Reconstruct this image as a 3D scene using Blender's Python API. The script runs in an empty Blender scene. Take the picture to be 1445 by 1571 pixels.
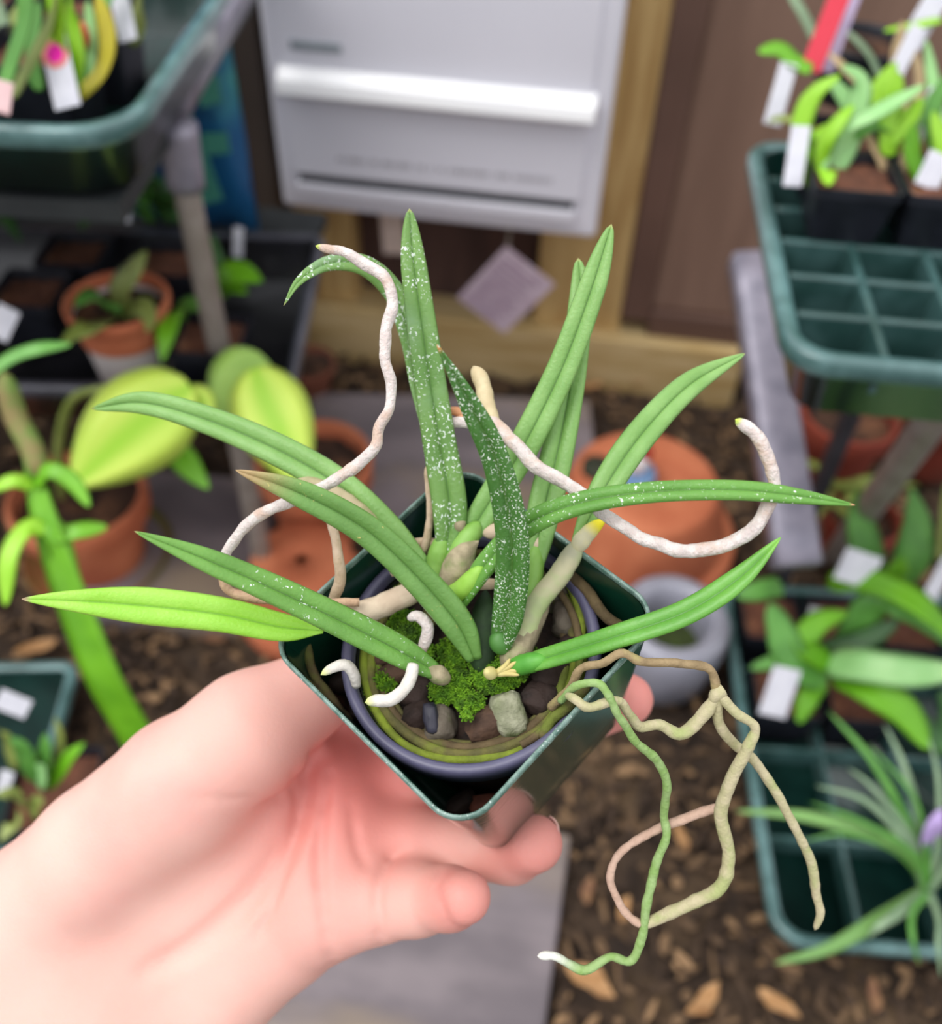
import bpy, math, random
import numpy as np
from mathutils import Matrix, Vector, noise as mnoise
random.seed(7)
RNG = np.random.default_rng(7)
SC = bpy.context.scene
COL = SC.collection

# ------------------------------------------------------------------ camera
F, CX, CY, H = 1450.0, 722.5, 785.5, 1.0
_d = np.array([-52, 1372, 1450.]); _d /= np.linalg.norm(_d)
_Z = -_d
_l = np.array([-15700, -748 - .038 * 15700 - 785.5, 1450.]); _l /= np.linalg.norm(_l)
_X = -_l; _X = _X - _X @ _Z * _Z; _X /= np.linalg.norm(_X)
_Y = np.cross(_Z, _X)
M = np.stack([_X, _Y, _Z])                 # lens frame (x right, y down, z forward) -> world
C0 = np.array([0, 0, H])
cam_d = bpy.data.cameras.new('camera')
cam = bpy.data.objects.new('camera', cam_d); COL.objects.link(cam); SC.camera = cam
cam_d.sensor_fit = 'HORIZONTAL'; cam_d.sensor_width = 36.0; cam_d.lens = F / 1445 * 36
cam_d.clip_start = .01
R4 = Matrix.Identity(4)
for i in range(3):
    for j, v in enumerate(([1, 0, 0], [0, -1, 0], [0, 0, -1])):
        R4[i][j] = float((M @ np.array(v))[i])
R4.translation = Vector(C0)
cam.matrix_world = R4
cam_d.dof.use_dof = True; cam_d.dof.focus_distance = .262
cam_d.dof.aperture_fstop = (cam_d.lens / 1000) / .0044
cam_d.dof.aperture_blades = 0

# ------------------------------------------------------------------ light
SC.view_settings.view_transform = 'Standard'; SC.view_settings.look = 'None'
SC.view_settings.gamma = 1; SC.view_settings.use_curve_mapping = False
SC.view_settings.exposure = 0.32
SC.cycles.use_denoising = True
SC.cycles.max_bounces = 8
W_ = bpy.data.worlds.new('sky'); SC.world = W_; W_.use_nodes = True
nt = W_.node_tree; bg = nt.nodes['Background']
tc = nt.nodes.new('ShaderNodeTexCoord'); sp = nt.nodes.new('ShaderNodeSeparateXYZ')
rp = nt.nodes.new('ShaderNodeValToRGB')
nt.links.new(tc.outputs['Generated'], sp.inputs[0]); nt.links.new(sp.outputs['Z'], rp.inputs[0])
rp.color_ramp.elements[0].position = -.02; rp.color_ramp.elements[0].color = (.22, .21, .2, 1)
rp.color_ramp.elements[1].position = .75; rp.color_ramp.elements[1].color = (1.0, 1.0, 1.03, 1)
e = rp.color_ramp.elements.new(.12); e.color = (.72, .74, .79, 1)
nt.links.new(rp.outputs[0], bg.inputs[0]); bg.inputs[1].default_value = 1.15
sun_d = bpy.data.lights.new('overcast_sun', 'SUN'); sun_d.energy = 1.3; sun_d.angle = math.radians(35)
sun_d.color = (1, .98, .95)
sun = bpy.data.objects.new('overcast_sun', sun_d); COL.objects.link(sun)
sun.rotation_euler = Vector((.45, .25, -1)).to_track_quat('-Z', 'Y').to_euler()

# ------------------------------------------------------------------ pixel / plane helpers (give points in metres)
def cray(px, py): return np.array([(px - CX) / F, (py - CY) / F, 1.])
def ray(px, py): return M @ cray(px, py)
def P(px, py, d): return C0 + ray(px, py) * d
def G(px, py, z=0.):
    r = ray(px, py); return C0 + r * ((z - H) / r[2])
def WY(px, py, y):
    r = ray(px, py); return C0 + r * (y / r[1])
def toW(c): return np.asarray(c) @ M.T + C0

# ------------------------------------------------------------------ materials
def lin(c):
    if isinstance(c, str):
        c = tuple(int(c[i:i + 2], 16) / 255 for i in (0, 2, 4))
    else: c = tuple(x / 255 for x in c)
    return tuple(x / 12.92 if x <= .04045 else ((x + .055) / 1.055) ** 2.4 for x in c) + (1,)
MATS = {}
def mat(name, c1, c2=None, scale=30, rough=.6, bump=0., bscale=None, spec=.5, lo=.35, hi=.65, stretch=None,
        speck=None, tip=None, base=None, mid=None, sss=0., coat=0., c3=None, attr=None, metal=0., detail=4, wave=None):
    """c1/c2 mixed by noise; speck=(colour, scale, threshold); tip/base=(colour, t0, t1) along the length; mid=(colour, half width)"""
    if name in MATS: return MATS[name]
    m = bpy.data.materials.new(name); m.use_nodes = True; n = m.node_tree; N = n.nodes; L = n.links
    b = N['Principled BSDF']; b.inputs['Roughness'].default_value = rough
    b.inputs['Specular IOR Level'].default_value = spec; b.inputs['Metallic'].default_value = metal
    b.inputs['Coat Weight'].default_value = coat; b.inputs['Coat Roughness'].default_value = .08
    if sss:
        b.inputs['Subsurface Weight'].default_value = sss
        b.inputs['Subsurface Radius'].default_value = (1, .35, .2); b.inputs['Subsurface Scale'].default_value = .006
    tc = N.new('ShaderNodeTexCoord'); vec = tc.outputs['Object']
    if stretch:
        mp = N.new('ShaderNodeMapping'); mp.inputs['Scale'].default_value = stretch
        L.new(vec, mp.inputs[0]); vec = mp.outputs[0]
    def noise(s, dt=detail):
        q = N.new('ShaderNodeTexNoise'); q.inputs['Scale'].default_value = s; q.inputs['Detail'].default_value = dt
        L.new(vec, q.inputs['Vector']); return q.outputs['Fac']
    def rng(v, a, c, t='SMOOTHSTEP'):
        q = N.new('ShaderNodeMapRange'); q.interpolation_type = t
        q.inputs['From Min'].default_value = a; q.inputs['From Max'].default_value = c
        L.new(v, q.inputs['Value']); return q.outputs['Result']
    def mix(f, A, B):
        q = N.new('ShaderNodeMix'); q.data_type = 'RGBA'; L.new(f, q.inputs['Factor'])
        for k, v in (('A', A), ('B', B)):
            s = [i for i in q.inputs if i.name == k and i.type == 'RGBA'][0]
            if isinstance(v, tuple): s.default_value = v
            else: L.new(v, s)
        return [o for o in q.outputs if o.type == 'RGBA'][0]
    def at(nm):
        q = N.new('ShaderNodeAttribute'); q.attribute_name = nm; return q.outputs['Fac']
    c2 = c2 or c1
    col = mix(rng(noise(scale), lo, hi), lin(c1), lin(c2))
    if c3: col = mix(rng(noise(scale * .37), .5, .68), col, lin(c3))
    if mid: col = mix(rng(at('u'), mid[1], 0.), col, lin(mid[0]))
    if base: col = mix(rng(at('t'), base[2], base[1]), col, lin(base[0]))
    if tip: col = mix(rng(at('t'), tip[1], tip[2]), col, lin(tip[0]))
    if attr: col = mix(at(attr[1]), col, lin(attr[0]))
    if speck:
        f = rng(noise(speck[1], 3), speck[2], speck[2] + .05)
        mm = N.new('ShaderNodeMath'); mm.operation = 'MULTIPLY'; L.new(f, mm.inputs[0])
        L.new(rng(noise(speck[1] * .09, 2), speck[3] if len(speck) > 3 else .35, .6), mm.inputs[1])
        col = mix(mm.outputs[0], col, lin(speck[0]))
    L.new(col, b.inputs['Base Color'])
    if bump:
        bp = N.new('ShaderNodeBump'); bp.inputs['Strength'].default_value = 1; bp.inputs['Distance'].default_value = bump
        L.new(noise(bscale or scale * 3), bp.inputs['Height']); L.new(bp.outputs[0], b.inputs['Normal'])
    MATS[name] = m; return m

# ------------------------------------------------------------------ object helpers
ORG = {}
def thing(name, label, cat, loc=(0, 0, 0), group=None, rotz=0.):
    o = bpy.data.objects.new(name, None); COL.objects.link(o); o.empty_display_size = .02
    o.location = Vector([float(v) for v in loc]); o.rotation_euler[2] = rotz
    o['label'] = label; o['category'] = cat
    if group: o['group'] = group
    ORG[o.name] = np.array(loc, float); return o
def org(p):
    while p.parent: p = p.parent
    return ORG.get(p.name, np.zeros(3))
def mesh(name, V, Fc, m, parent=None, smooth=True, at=None, label=None, cat=None, group=None, kind=None, plabel=None):
    V = np.asarray(V, float)
    if parent is not None: o0 = org(parent)
    else:
        if kind == 'structure': o0 = np.zeros(3)
        else:
            o0 = np.array([(V[:, 0].min() + V[:, 0].max()) / 2, (V[:, 1].min() + V[:, 1].max()) / 2, V[:, 2].min()])
    me = bpy.data.meshes.new(name); me.from_pydata((V - o0).tolist(), [], [tuple(int(i) for i in f) for f in Fc])
    me.materials.append(m)
    if smooth: me.polygons.foreach_set('use_smooth', [True] * len(me.polygons))
    if at:
        for k, a in at.items():
            A = me.attributes.new(k, 'FLOAT', 'POINT'); A.data.foreach_set('value', np.asarray(a, 'f'))
    me.update()
    o = bpy.data.objects.new(name, me); COL.objects.link(o)
    if parent is not None: o.parent = parent
    else:
        o.location = Vector(o0); ORG[o.name] = o0
    if label: o['label'] = label; o['category'] = cat
    if plabel: o['label'] = plabel
    if group: o['group'] = group
    if kind: o['kind'] = kind
    return o
class MB:
    def __init__(s): s.V = []; s.F = []; s.A = {}
    def add(s, V, Fc, A=None):
        n = len(s.V); s.V.extend([list(map(float, v)) for v in V]); s.F.extend([tuple(i + n for i in f) for f in Fc])
        for k, a in (A or {}).items():
            s.A.setdefault(k, [0.] * n); s.A[k].extend([float(x) for x in a])
        return s
    def box(s, lo, hi, R=None, c=None):
        V = np.array([(x, y, z) for x in (lo[0], hi[0]) for y in (lo[1], hi[1]) for z in (lo[2], hi[2])], float)
        if R is not None: V = (V - c) @ R.T + c
        return s.add(V, [(0, 1, 3, 2), (4, 6, 7, 5), (0, 4, 5, 1), (2, 3, 7, 6), (0, 2, 6, 4), (1, 5, 7, 3)])
    def build(s, name, m, parent=None, **k):
        return mesh(name, s.V, s.F, m, parent, at=s.A or None, **k)
def bevel(o, w, seg=2):
    b = o.modifiers.new('bevel', 'BEVEL'); b.width = w; b.segments = seg; b.limit_method = 'ANGLE'; return o
def cat_rom(pts, n):
    p = np.asarray(pts, float)
    if len(p) == 2: return p[0] + np.linspace(0, 1, n)[:, None] * (p[1] - p[0])
    q = np.vstack([2 * p[0] - p[1], p, 2 * p[-1] - p[-2]])
    seg = np.linalg.norm(np.diff(p[:, :3], axis=0), axis=1); cum = np.r_[0, np.cumsum(seg)]
    out = []
    for s in np.linspace(0, cum[-1], n):
        i = min(np.searchsorted(cum, s, 'right') - 1, len(seg) - 1); t = (s - cum[i]) / max(seg[i], 1e-12)
        a, b, c, d = q[i], q[i + 1], q[i + 2], q[i + 3]
        out.append(.5 * (2 * b + (c - a) * t + (2 * a - 5 * b + 4 * c - d) * t * t + (3 * b - 3 * c + d - a) * t ** 3))
    return np.array(out)
def sweep(C, prof, side_to, wid, thick=None, roll=0., capend=True):
    """C (n,3) centre line; prof list of (u, v, uabs); side_to = point or direction that the upper side faces"""
    n = len(C); T = np.gradient(C, axis=0); T /= np.linalg.norm(T, axis=1)[:, None] + 1e-12
    V = []; A = {'t': [], 'u': []}; k = len(prof); thick = wid if thick is None else thick
    prev = None
    for i in range(n):
        up = side_to(C[i]) if callable(side_to) else np.asarray(side_to, float)
        S = np.cross(T[i], up)
        if np.linalg.norm(S) < .15 and prev is not None: S = prev - prev @ T[i] * T[i]
        S /= np.linalg.norm(S) + 1e-12
        if prev is not None and S @ prev < 0: S = -S
        prev = S; U = np.cross(S, T[i])
        if U @ up < 0: U = -U
        r = roll if np.isscalar(roll) else roll[i]
        S2 = S * math.cos(r) + U * math.sin(r); U2 = U * math.cos(r) - S * math.sin(r)
        for (a, b, ua) in prof:
            V.append(C[i] + S2 * a * wid[i] / 2 + U2 * b * thick[i] / 2); A['t'].append(i / (n - 1)); A['u'].append(ua)
    Fc = [(i * k + j, i * k + (j + 1) % k, (i + 1) * k + (j + 1) % k, (i + 1) * k + j) for i in range(n - 1) for j in range(k)]
    Fc += [tuple(range(k))[::-1], tuple((n - 1) * k + j for j in range(k))]
    return V, Fc, A
ROUND = [(math.cos(a), math.sin(a), abs(math.cos(a))) for a in np.linspace(0, 2 * math.pi, 12, endpoint=False)]
ROUND6 = [(math.cos(a), math.sin(a), abs(math.cos(a))) for a in np.linspace(0, 2 * math.pi, 7, endpoint=False)]
FLESHY = [(-1, .0, 1), (-.88, .30, .88), (-.66, .42, .66), (-.42, .40, .42), (-.2, .28, .2), (-.08, .14, .08), (0, -.04, 0), (.08, .14, .08), (.2, .28, .2), (.42, .40, .42), (.66, .42, .66), (.88, .30, .88), (1, .0, 1),
          (.9, -.28, .9), (.66, -.55, .66), (.35, -.74, .5), (0, -.8, .5), (-.35, -.74, .5), (-.66, -.55, .66), (-.9, -.28, .9)]
FLESHY = FLESHY[::-1]
BLADE = [(-1, .18, 1), (-.5, .06, .5), (0, -.06, 0), (.5, .06, .5), (1, .18, 1), (.5, -.02, .5), (0, -.16, 0), (-.5, -.02, .5)][::-1]
def to_cam(c): v = C0 - c; return v / np.linalg.norm(v)
def pxpath(pts, n):
    """pts: (px, py, depth[, width px]) -> centre line in metres + widths"""
    w = np.array([p[3] * p[2] / F if len(p) > 3 else 0 for p in pts])
    W3 = np.array([np.r_[P(p[0], p[1], p[2]), w[i] * 1] for i, p in enumerate(pts)])
    q = cat_rom(W3, n); return q[:, :3], np.maximum(q[:, 3], 1e-5)
def root_tube(pts, m, parent, name='aerial_root', n=None, bump=.10, wob=.0006, tipl=.012, w=None, plabel=None, prof=ROUND, both=False):
    if w is not None: pts = [tuple(p[:3]) + (w,) for p in pts]
    L = sum(math.dist(pts[i][:2], pts[i + 1][:2]) for i in range(len(pts) - 1))
    n = n or max(10, int(L / 5)); C, wd = pxpath(pts, n)
    seed = random.random() * 100
    s = np.r_[0, np.cumsum(np.linalg.norm(np.diff(C, axis=0), axis=1))]
    for i in range(n):
        o = mnoise.noise_vector(Vector((s[i] * 140 + seed, seed, 0)))
        C[i] += np.array(o) * wob
        wd[i] *= 1 + bump * mnoise.noise(Vector((s[i] * 420, seed, 3))) * 1.6
    e_ = np.clip((s[-1] - s) / (np.mean(wd) * 1.2 + 1e-9), 0, 1); wd = wd * np.sqrt(1 - (1 - e_) ** 2 + .004)
    if both: e_ = np.clip(s / (np.mean(wd) * 1.0), 0, 1); wd = wd * np.sqrt(1 - (1 - e_) ** 2 + .004)
    V, Fc, A = sweep(C, prof, to_cam, wd)
    return mesh(name, V, Fc, m, parent, at=A, plabel=plabel)

# ------------------------------------------------------------------ the pot's own frame (lens coordinates, metres)
PT = np.array([-.00311, .03316, .27211])
PR = np.array([[0.69292688, 0.70744659, 0.13918208], [-0.65802819, 0.54160281, 0.52313028], [0.29470533, -0.45407677, 0.84081095]])
PN = PR[:, 2]                                     # down the pot's axis
def PO(a, b, h): return toW(PT + PR[:, 0] * a + PR[:, 1] * b - PN * h)      # pot coordinates -> world
def Q(px, py, h=0.):
    r = cray(px, py); return toW(r * ((PN @ PT - h) / (PN @ r)))
def Qd(px, py, h=0.): r = cray(px, py); return (PN @ PT - h) / (PN @ r)     # its depth
UPW = toW(PT - PN) - toW(PT)

def wprof(n, full=.12, tip=.22, pw=.62, basew=.75):
    t = np.linspace(0, 1, n); w = np.ones(n)
    a = t < full; w[a] = basew + (1 - basew) * np.sin(t[a] / full * math.pi / 2)
    b = t > 1 - tip; x = (t[b] - (1 - tip)) / tip; w[b] = np.maximum((1 - x ** 1.7), .0) ** pw * .98 + .02
    return w

# ================================================================== THE SETTING
m_soil = mat('mulch_soil', '2c2119', '4a3a2c', 26, .95, bump=.006, bscale=60, c3='64503a')
m_wood = mat('tan_timber', 'b08d55', 'c9a96f', 6, .75, stretch=(9, 9, 1.2), bump=.0006, bscale=40)
m_woodh = mat('tan_timber_beam', 'b79a63', 'cdb483', 6, .75, stretch=(1.2, 9, 9), bump=.0006, bscale=40)
m_brown = mat('brown_board', '7a5f50', '866a5a', 3, .7, stretch=(8, 8, 1), bump=.0004, bscale=30)
m_dbrown = mat('dark_brown_board', '46302a', '553c34', 4, .75, stretch=(8, 8, 1))
m_slate = mat('slate', '857b7e', '6c6468', 7, .75, bump=.0012, bscale=14, c3='8f7f6c', stretch=(1, 2.2, 1))

# ground: gently lumpy soil
nx, ny = 120, 110
gx = np.linspace(-1.5, 1.3, nx); gy = np.linspace(-.5, 1.42, ny)
V = []
for y in gy:
    for x in gx:
        V.append((x, y, -.022 + .014 * mnoise.noise(Vector((x * 9, y * 9, 0))) + .008 * mnoise.noise(Vector((x * 28, y * 28, 4)))))
Fc = [(j * nx + i, j * nx + i + 1, (j + 1) * nx + i + 1, (j + 1) * nx + i) for j in range(ny - 1) for i in range(nx - 1)]
mesh('ground', V, Fc, m_soil, kind='structure')

YB = 1.30                                          # face of the timber frame
def struct_box(name, lo, hi, m, bv=.003):
    o = MB().box(lo, hi).build(name, m, kind='structure', smooth=False); bevel(o, bv); return o
xL = lambda px, py: WY(px, py, YB)[0]
zT = 1.3
struct_box('wall_back', (-1.5, YB + .05, -.03), (1.3, YB + .09, zT), m_dbrown)
# brown panel door to the right of the tan post, set in a brown frame
x0 = WY(957, 455, YB)[0]
struct_box('trim_1', (x0, YB - .005, .115), (x0 + .045, YB + .048, zT), mat('brown_frame', '6a4f43', '5f463b', 4, .6), .004)
struct_box('trim_2', (x0 + .045, YB - .005, .09), (1.3, YB + .048, .135), mat('brown_frame', '6a4f43'), .004)
struct_box('wall_panel', (x0 + .045, YB + .012, .135), (1.3, YB + .049, zT), m_brown)
xa = WY(828, 380, YB)[0]; xb = x0
struct_box('trim_3', (xa, YB - .0, .08), (xb, YB + .048, zT), m_wood)
xc = WY(440, 400, YB)[0]; xd = WY(541, 380, YB)[0]
struct_box('trim_4', (xc - .02, YB, .08), (xd, YB + .048, zT), m_wood)
struct_box('baseboard_back', (-1.5, YB - .025, -.03), (.262, YB + .049, .09), m_woodh, .006)
xu = WY(439, 420, YB - .07)[0]; struct_box('trim_5', (xu - .055, YB - .07, -.03), (xu, YB - .002, zT), mat('dark_upright', '4d4138', '3f352e', 5, .6), .004)
struct_box('wall_left', (-1.5, YB - .02, -.03), (xc - .08, YB + .045, zT), m_dbrown)

# slate pavers
def paver(corners, z1, label):
    c = np.array(corners, float); n = len(c)
    V = [(x, y, z1) for x, y in c] + [(x, y, z1 - .04) for x, y in c]
    Fc = [tuple(range(n)), tuple(range(n, 2 * n))[::-1]] + [(i, i + n, (i + 1) % n + n, (i + 1) % n) for i in range(n)]
    o = mesh('slate_paver', V, Fc, m_slate, smooth=False, label=label, cat='paving stone', group='slate paving stones'); bevel(o, .005, 3)
g = lambda px, py: G(px, py, .012)[:2]
rx = g(853, 1450)[0]
paver([(rx - .42, .12), (rx - .01, .1), (rx + .005, .47), (rx - .41, .47)], .012, 'grey slate paving stone below the hand and little finger')
paver([g(478, 600), g(905, 612), g(925, 800), g(470, 800)], .012, 'grey slate paving stone behind the held plant, next to the tan beam')
paver([(-.62, .66), (-.385, .67), (-.40, .94), (-.62, .93)], .010, 'grey slate paving stone between the two left terracotta pots')

# shredded bark covering the ground: past counting
chip = MB(); cols = []
for k in range(9000):
    x = random.uniform(-1.0, .6); y = random.uniform(.05, 1.27)
    if -.36 < x < rx + .0 and y < .48: continue
    L = random.uniform(.004, .017); w = random.uniform(.002, .006); a = random.uniform(0, math.pi); tt = random.uniform(-.4, .4)
    c = np.array([x, y, -.012 + random.uniform(-.004, .008)])
    Rz = np.array([[math.cos(a), -math.sin(a), 0], [math.sin(a), math.cos(a), 0], [0, 0, 1]]); Rx = np.array([[1, 0, 0], [0, math.cos(tt), -math.sin(tt)], [0, math.sin(tt), math.cos(tt)]])
    n0 = len(chip.V); v = random.random() ** 4
    pts = np.array([(-L, -w * .5, 0), (-L * .3, -w, .001), (L * .6, -w * .8, 0), (L, 0, 0), (L * .3, w, .001), (-L * .7, w * .7, 0)])
    top = pts + [0, 0, .0016]; bot = pts - [0, 0, .0016]
    VV = np.vstack([top, bot]) @ (Rz @ Rx).T + c
    chip.add(VV, [tuple(range(6)), tuple(range(6, 12))[::-1]] + [(i, i + 6, (i + 1) % 6 + 6, (i + 1) % 6) for i in range(6)], {'v': [v] * 12})
o = chip.build('bark_mulch', mat('mulch_chips', '33251b', '453425', 40, .9, attr=('9a7a58', 'v')), smooth=False, kind='stuff', label='dark shredded bark mulch covering the soil', cat='mulch')

# larger dry leaves and bark curls on the mulch
m_dry = mat('dry_leaf', 'a67a4c', 'bf9466', 60, .8, c3='8a6038'); m_dry2 = mat('dry_leaf_dark', '75513a', '8d6848', 60, .8)
for (px, py, s, a, tan_, lb) in [(900, 1515, .026, -.5, 1, 'large tan dry leaf beside the paving stone at the bottom edge'), (1075, 1535, .022, .7, 1, 'tan dry leaf at the bottom edge, straight below the hanging roots'), (1190, 1545, .02, -.7, 1, 'tan dry leaf at the bottom edge below the lower right tray corner'),
        (960, 1400, .014, 1.2, 1, 'narrow tan dry leaf seen inside the loop of the hanging root'), (905, 1370, .015, 1.6, 0, 'upright brown dry leaf right of the fingertips'), (1040, 1290, .015, -1, 1, 'small tan dry leaf behind the hanging root loop'),
        (905, 600, .022, .3, 1, 'tan dry leaf just behind the large upturned pot'), (965, 585, .026, -.5, 1, 'largest tan dry leaf below the tan beam'), (940, 560, .022, .9, 0, 'brown dry leaf against the foot of the tan beam'), (600, 575, .016, .5, 0, 'brown dry leaf between the slate and the beam, left of centre'),
        (60, 1000, .024, .8, 1, 'tan dry leaf left of the tall green plant'), (110, 1040, .026, .6, 1, 'long tan dry leaf left of the tall green blade'), (330, 985, .016, .4, 0, 'brown dry leaf under the lime-green leaf'), (1340, 1530, .016, 1.3, 0, 'brown dry leaf at the bottom right, in front of the tray')]:
    c = G(px, py, .0); Vv = []; sd = random.random() * 50
    for i in range(11):
        t = i / 10; w = s * .42 * math.sin(math.pi * min(1, t * .92 + .05)) ** .7
        for u in (-1, -.4, .4, 1):
            k = 1 + .45 * mnoise.noise(Vector((t * 4, u * 2, sd)))
            Vv.append((s * (t * 2 - 1) * (1 + .1 * u), u * w * k + s * .25 * math.sin(t * 2.6 + sd), .004 + .5 * s * (t - .5) ** 2 * 2 + abs(u) * w * .5 * k))
    Vv = np.array(Vv); Vv = Vv @ np.array([[math.cos(a), -math.sin(a), 0], [math.sin(a), math.cos(a), 0], [0, 0, 1]]).T + c
    Ff = [(i * 4 + j, i * 4 + j + 1, (i + 1) * 4 + j + 1, (i + 1) * 4 + j) for i in range(10) for j in range(3)]
    o = mesh('dry_leaf', Vv, Ff, m_dry if tan_ else m_dry2, label=lb, cat='leaf', group='dry leaves on the mulch')
    md = o.modifiers.new('thick', 'SOLIDIFY'); md.thickness = .0012

# ================================================================== WHITE METAL BOX ON THE FENCE
m_white = mat('white_enamel', 'e2e1ea', 'e6e5ee', 3, .35, spec=.5)
YF = 1.19
tl = WY(395, 0, YF); bl = WY(436, 326, YF); br = WY(914, 357, YF)
bx0, bx1, bz0 = bl[0], br[0], (bl[2] + br[2]) / 2; bz1 = bz0 + .62
root = thing('wall_box', 'white metal box with a sloping lip fixed to the tan timber post', 'mailbox', (0, YF + .05, bz0))
o = MB().box((bx0, YF, bz0), (bx1, YB, bz1)).build('body', m_white, root, smooth=False); bevel(o, .008, 4)
zl = WY(680, 140, YF)[2]
def zat(px, py): return WY(px, py, YF)[2]
ix0, ix1 = bx0 + .022, bx1 - .026
o = MB().box((ix0, YF - .004, zl + .012), (ix1, YF + .004, bz1 - .02)).build('upper_door', m_white, root, smooth=False); d_up = o; bevel(o, .002)
o = MB().box((ix0, YF - .006, bz0 + .055), (ix1, YF + .004, zl - .012)).build('lower_door', m_white, root, smooth=False); d_lo = o; bevel(o, .002)
# lip: a folded sheet that slopes outward
prof = [(YF - .002, zl + .016), (YF - .022, zl + .004), (YF - .026, zl - .012), (YF - .022, zl - .016), (YF - .016, zl - .004), (YF + .0, zl + .004)]
V = [(x, y, z) for x in (ix0 - .004, ix1 + .006) for (y, z) in prof]; k = len(prof)
Fc = [(i, (i + 1) % k, (i + 1) % k + k, i + k) for i in range(k)] + [tuple(range(k))[::-1], tuple(range(k, 2 * k))]
o = mesh('lip', V, Fc, mat('white_lip', 'ffffff', 'f6f7fa', 3, .3), root, smooth=False); bevel(o, .0015)  # whiter than the body: overhead shine painted into the lip's colour
sl0, sl1 = zat(470, 276), zat(875, 306); zs = (sl0 + sl1) / 2
sx0, sx1 = WY(463, 275, YF)[0], WY(880, 308, YF)[0]
o = MB().box((sx0, YF - .0075, zs - .005), (sx1, YF - .0055, zs + .005)).build('slot', mat('slot_black', '10141c', '181c24', 10, .6), d_lo, smooth=False)
o = MB().box((sx0 - .006, YF - .012, zs - .022), (sx1 + .004, YF - .004, zs - .0055)).build('ledge', m_white, root, smooth=False); bevel(o, .002)
# small grey nameplate above the lip
p = WY(447, 66, YF); q = WY(526, 82, YF)
o = MB().box((p[0], YF - .0065, q[2] + .002), (q[0], YF - .004, q[2] + .013)).build('nameplate', mat('plate_grey', '8a9299', '9aa2a8', 90, .5), d_up, smooth=False, plabel='small grey nameplate'); bevel(o, .001)
# row of worn grey print above the slot (too blurred to read): short uneven strokes
mk = MB(); zc = zat(690, 258); x = WY(520, 245, YF)[0]; xe = WY(848, 270, YF)[0]
while x < xe:
    w = random.uniform(.002, .0045); h = random.uniform(.003, .0045)
    mk.box((x, YF - .0068, zc - h), (x + w, YF - .006, zc + h * .9)); x += w + random.choice([.002, .0024, .003, .007])
mk.build('printed_line', mat('faded_print', 'a2a0a6', 'aeacb2', 90, .6), d_lo, smooth=False, plabel='faded row of grey print')

# hanging cards below the box
def card(cx, cy, y, w, h, ang, m, name, label, cat, lines=None, top=None):
    c = WY(cx, cy, y); ca, sa = math.cos(ang), math.sin(ang)
    R = np.array([[ca, 0, -sa], [0, 1, 0], [sa, 0, ca]])
    rt = thing(name, label, cat, (c[0], c[1], c[2] - h * .5))
    o = MB().box((c[0] - w / 2, y - .001, c[2] - h / 2), (c[0] + w / 2, y + .001, c[2] + h / 2), R, c).build('card', m, rt, smooth=False); bevel(o, .0005)
    if lines:
        mb = MB()
        for (u0, v0, u1, v1) in lines:
            mb.box((c[0] - w / 2 + u0 * w, y - .0016, c[2] - h / 2 + v0 * h), (c[0] - w / 2 + u1 * w, y - .001, c[2] - h / 2 + v1 * h), R, c)
        mb.build('print', mat('card_print', 'a08a9c', '8f7b8e', 50, .7), o, smooth=False)
    if top is not None:
        s = c + R @ np.array([top[0] * w, 0, top[1] * h]); 
        C = np.linspace(s, np.array([s[0], y + .0, bz0 + .01]), 6)
        V_, F_, A_ = sweep(C, ROUND6, (0, -1, 0), np.full(6, .0012)); mesh('string', V_, F_, mat('string', 'c9c3b4'), rt)
    return rt
ln = [(.1, .06 + i * .085, random.uniform(.7, .92), .095 + i * .085) for i in range(10)]
card(775, 447, YF + .0, .092, .118, math.radians(-36), mat('pink_card', 'b8a4b2', 'c4b3bf', 40, .6), 'hanging_card', 'pale pink printed card hanging askew under the white box', 'card', ln, (-.42, .46))
card(603, 358, YF + .06, .036, .07, 0.05, mat('cream_card', 'dcc8bc', 'd2bdb0', 40, .6), 'hanging_tag', 'small cream tag under the white box', 'tag', None, (0, .45))

# ================================================================== BACKGROUND THINGS
def place(root, loc, rotz=0.):
    root.location = Vector([float(v) for v in loc]); root.rotation_euler[2] = rotz; ORG[root.name] = np.array(loc, float)
def lathe(prof, n=40):
    V = [(r * math.cos(2 * math.pi * j / n), r * math.sin(2 * math.pi * j / n), z) for (r, z) in prof for j in range(n)]
    Fc = [(i * n + j, i * n + (j + 1) % n, (i + 1) * n + (j + 1) % n, (i + 1) * n + j) for i in range(len(prof) - 1) for j in range(n)]
    return V, Fc
def copy_tree(o, label, loc, rotz=0., scale=1., group=None):
    c = o.copy(); COL.objects.link(c); c['label'] = label; c.location = Vector([float(v) for v in loc]); c.rotation_euler[2] = rotz; c.scale = (scale,) * 3 if np.isscalar(scale) else scale
    ORG[c.name] = np.array(loc, float)
    if group: c['group'] = group
    for ch in list(o.children):
        k = ch.copy(); COL.objects.link(k); k.parent = c
        for g_ in list(ch.children):
            kk = g_.copy(); COL.objects.link(kk); kk.parent = k
    return c
m_tray = mat('tray_green', '0b2924', '12352f', 30, .3, spec=.7, coat=.5); m_trim = mat('tray_rim_sheen', '436664', '638887', 30, .3, coat=.6); m_trimb = mat('tray_black_rim', '3a3a42', '4c4c55', 30, .3, coat=.5)  # rims: sky reflection painted in as a paler base colour
m_trayb = mat('tray_black', '17171b', '202026', 30, .35, spec=.7, coat=.3)
m_terra = mat('terracotta', 'b86542', 'cc7a54', 14, .85, bump=.0004, bscale=120, c3='a85a3c')
m_terra_m = mat('terracotta_mossy', '8a5a35', '6a6a2c', 12, .9, c3='b06a45')
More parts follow.
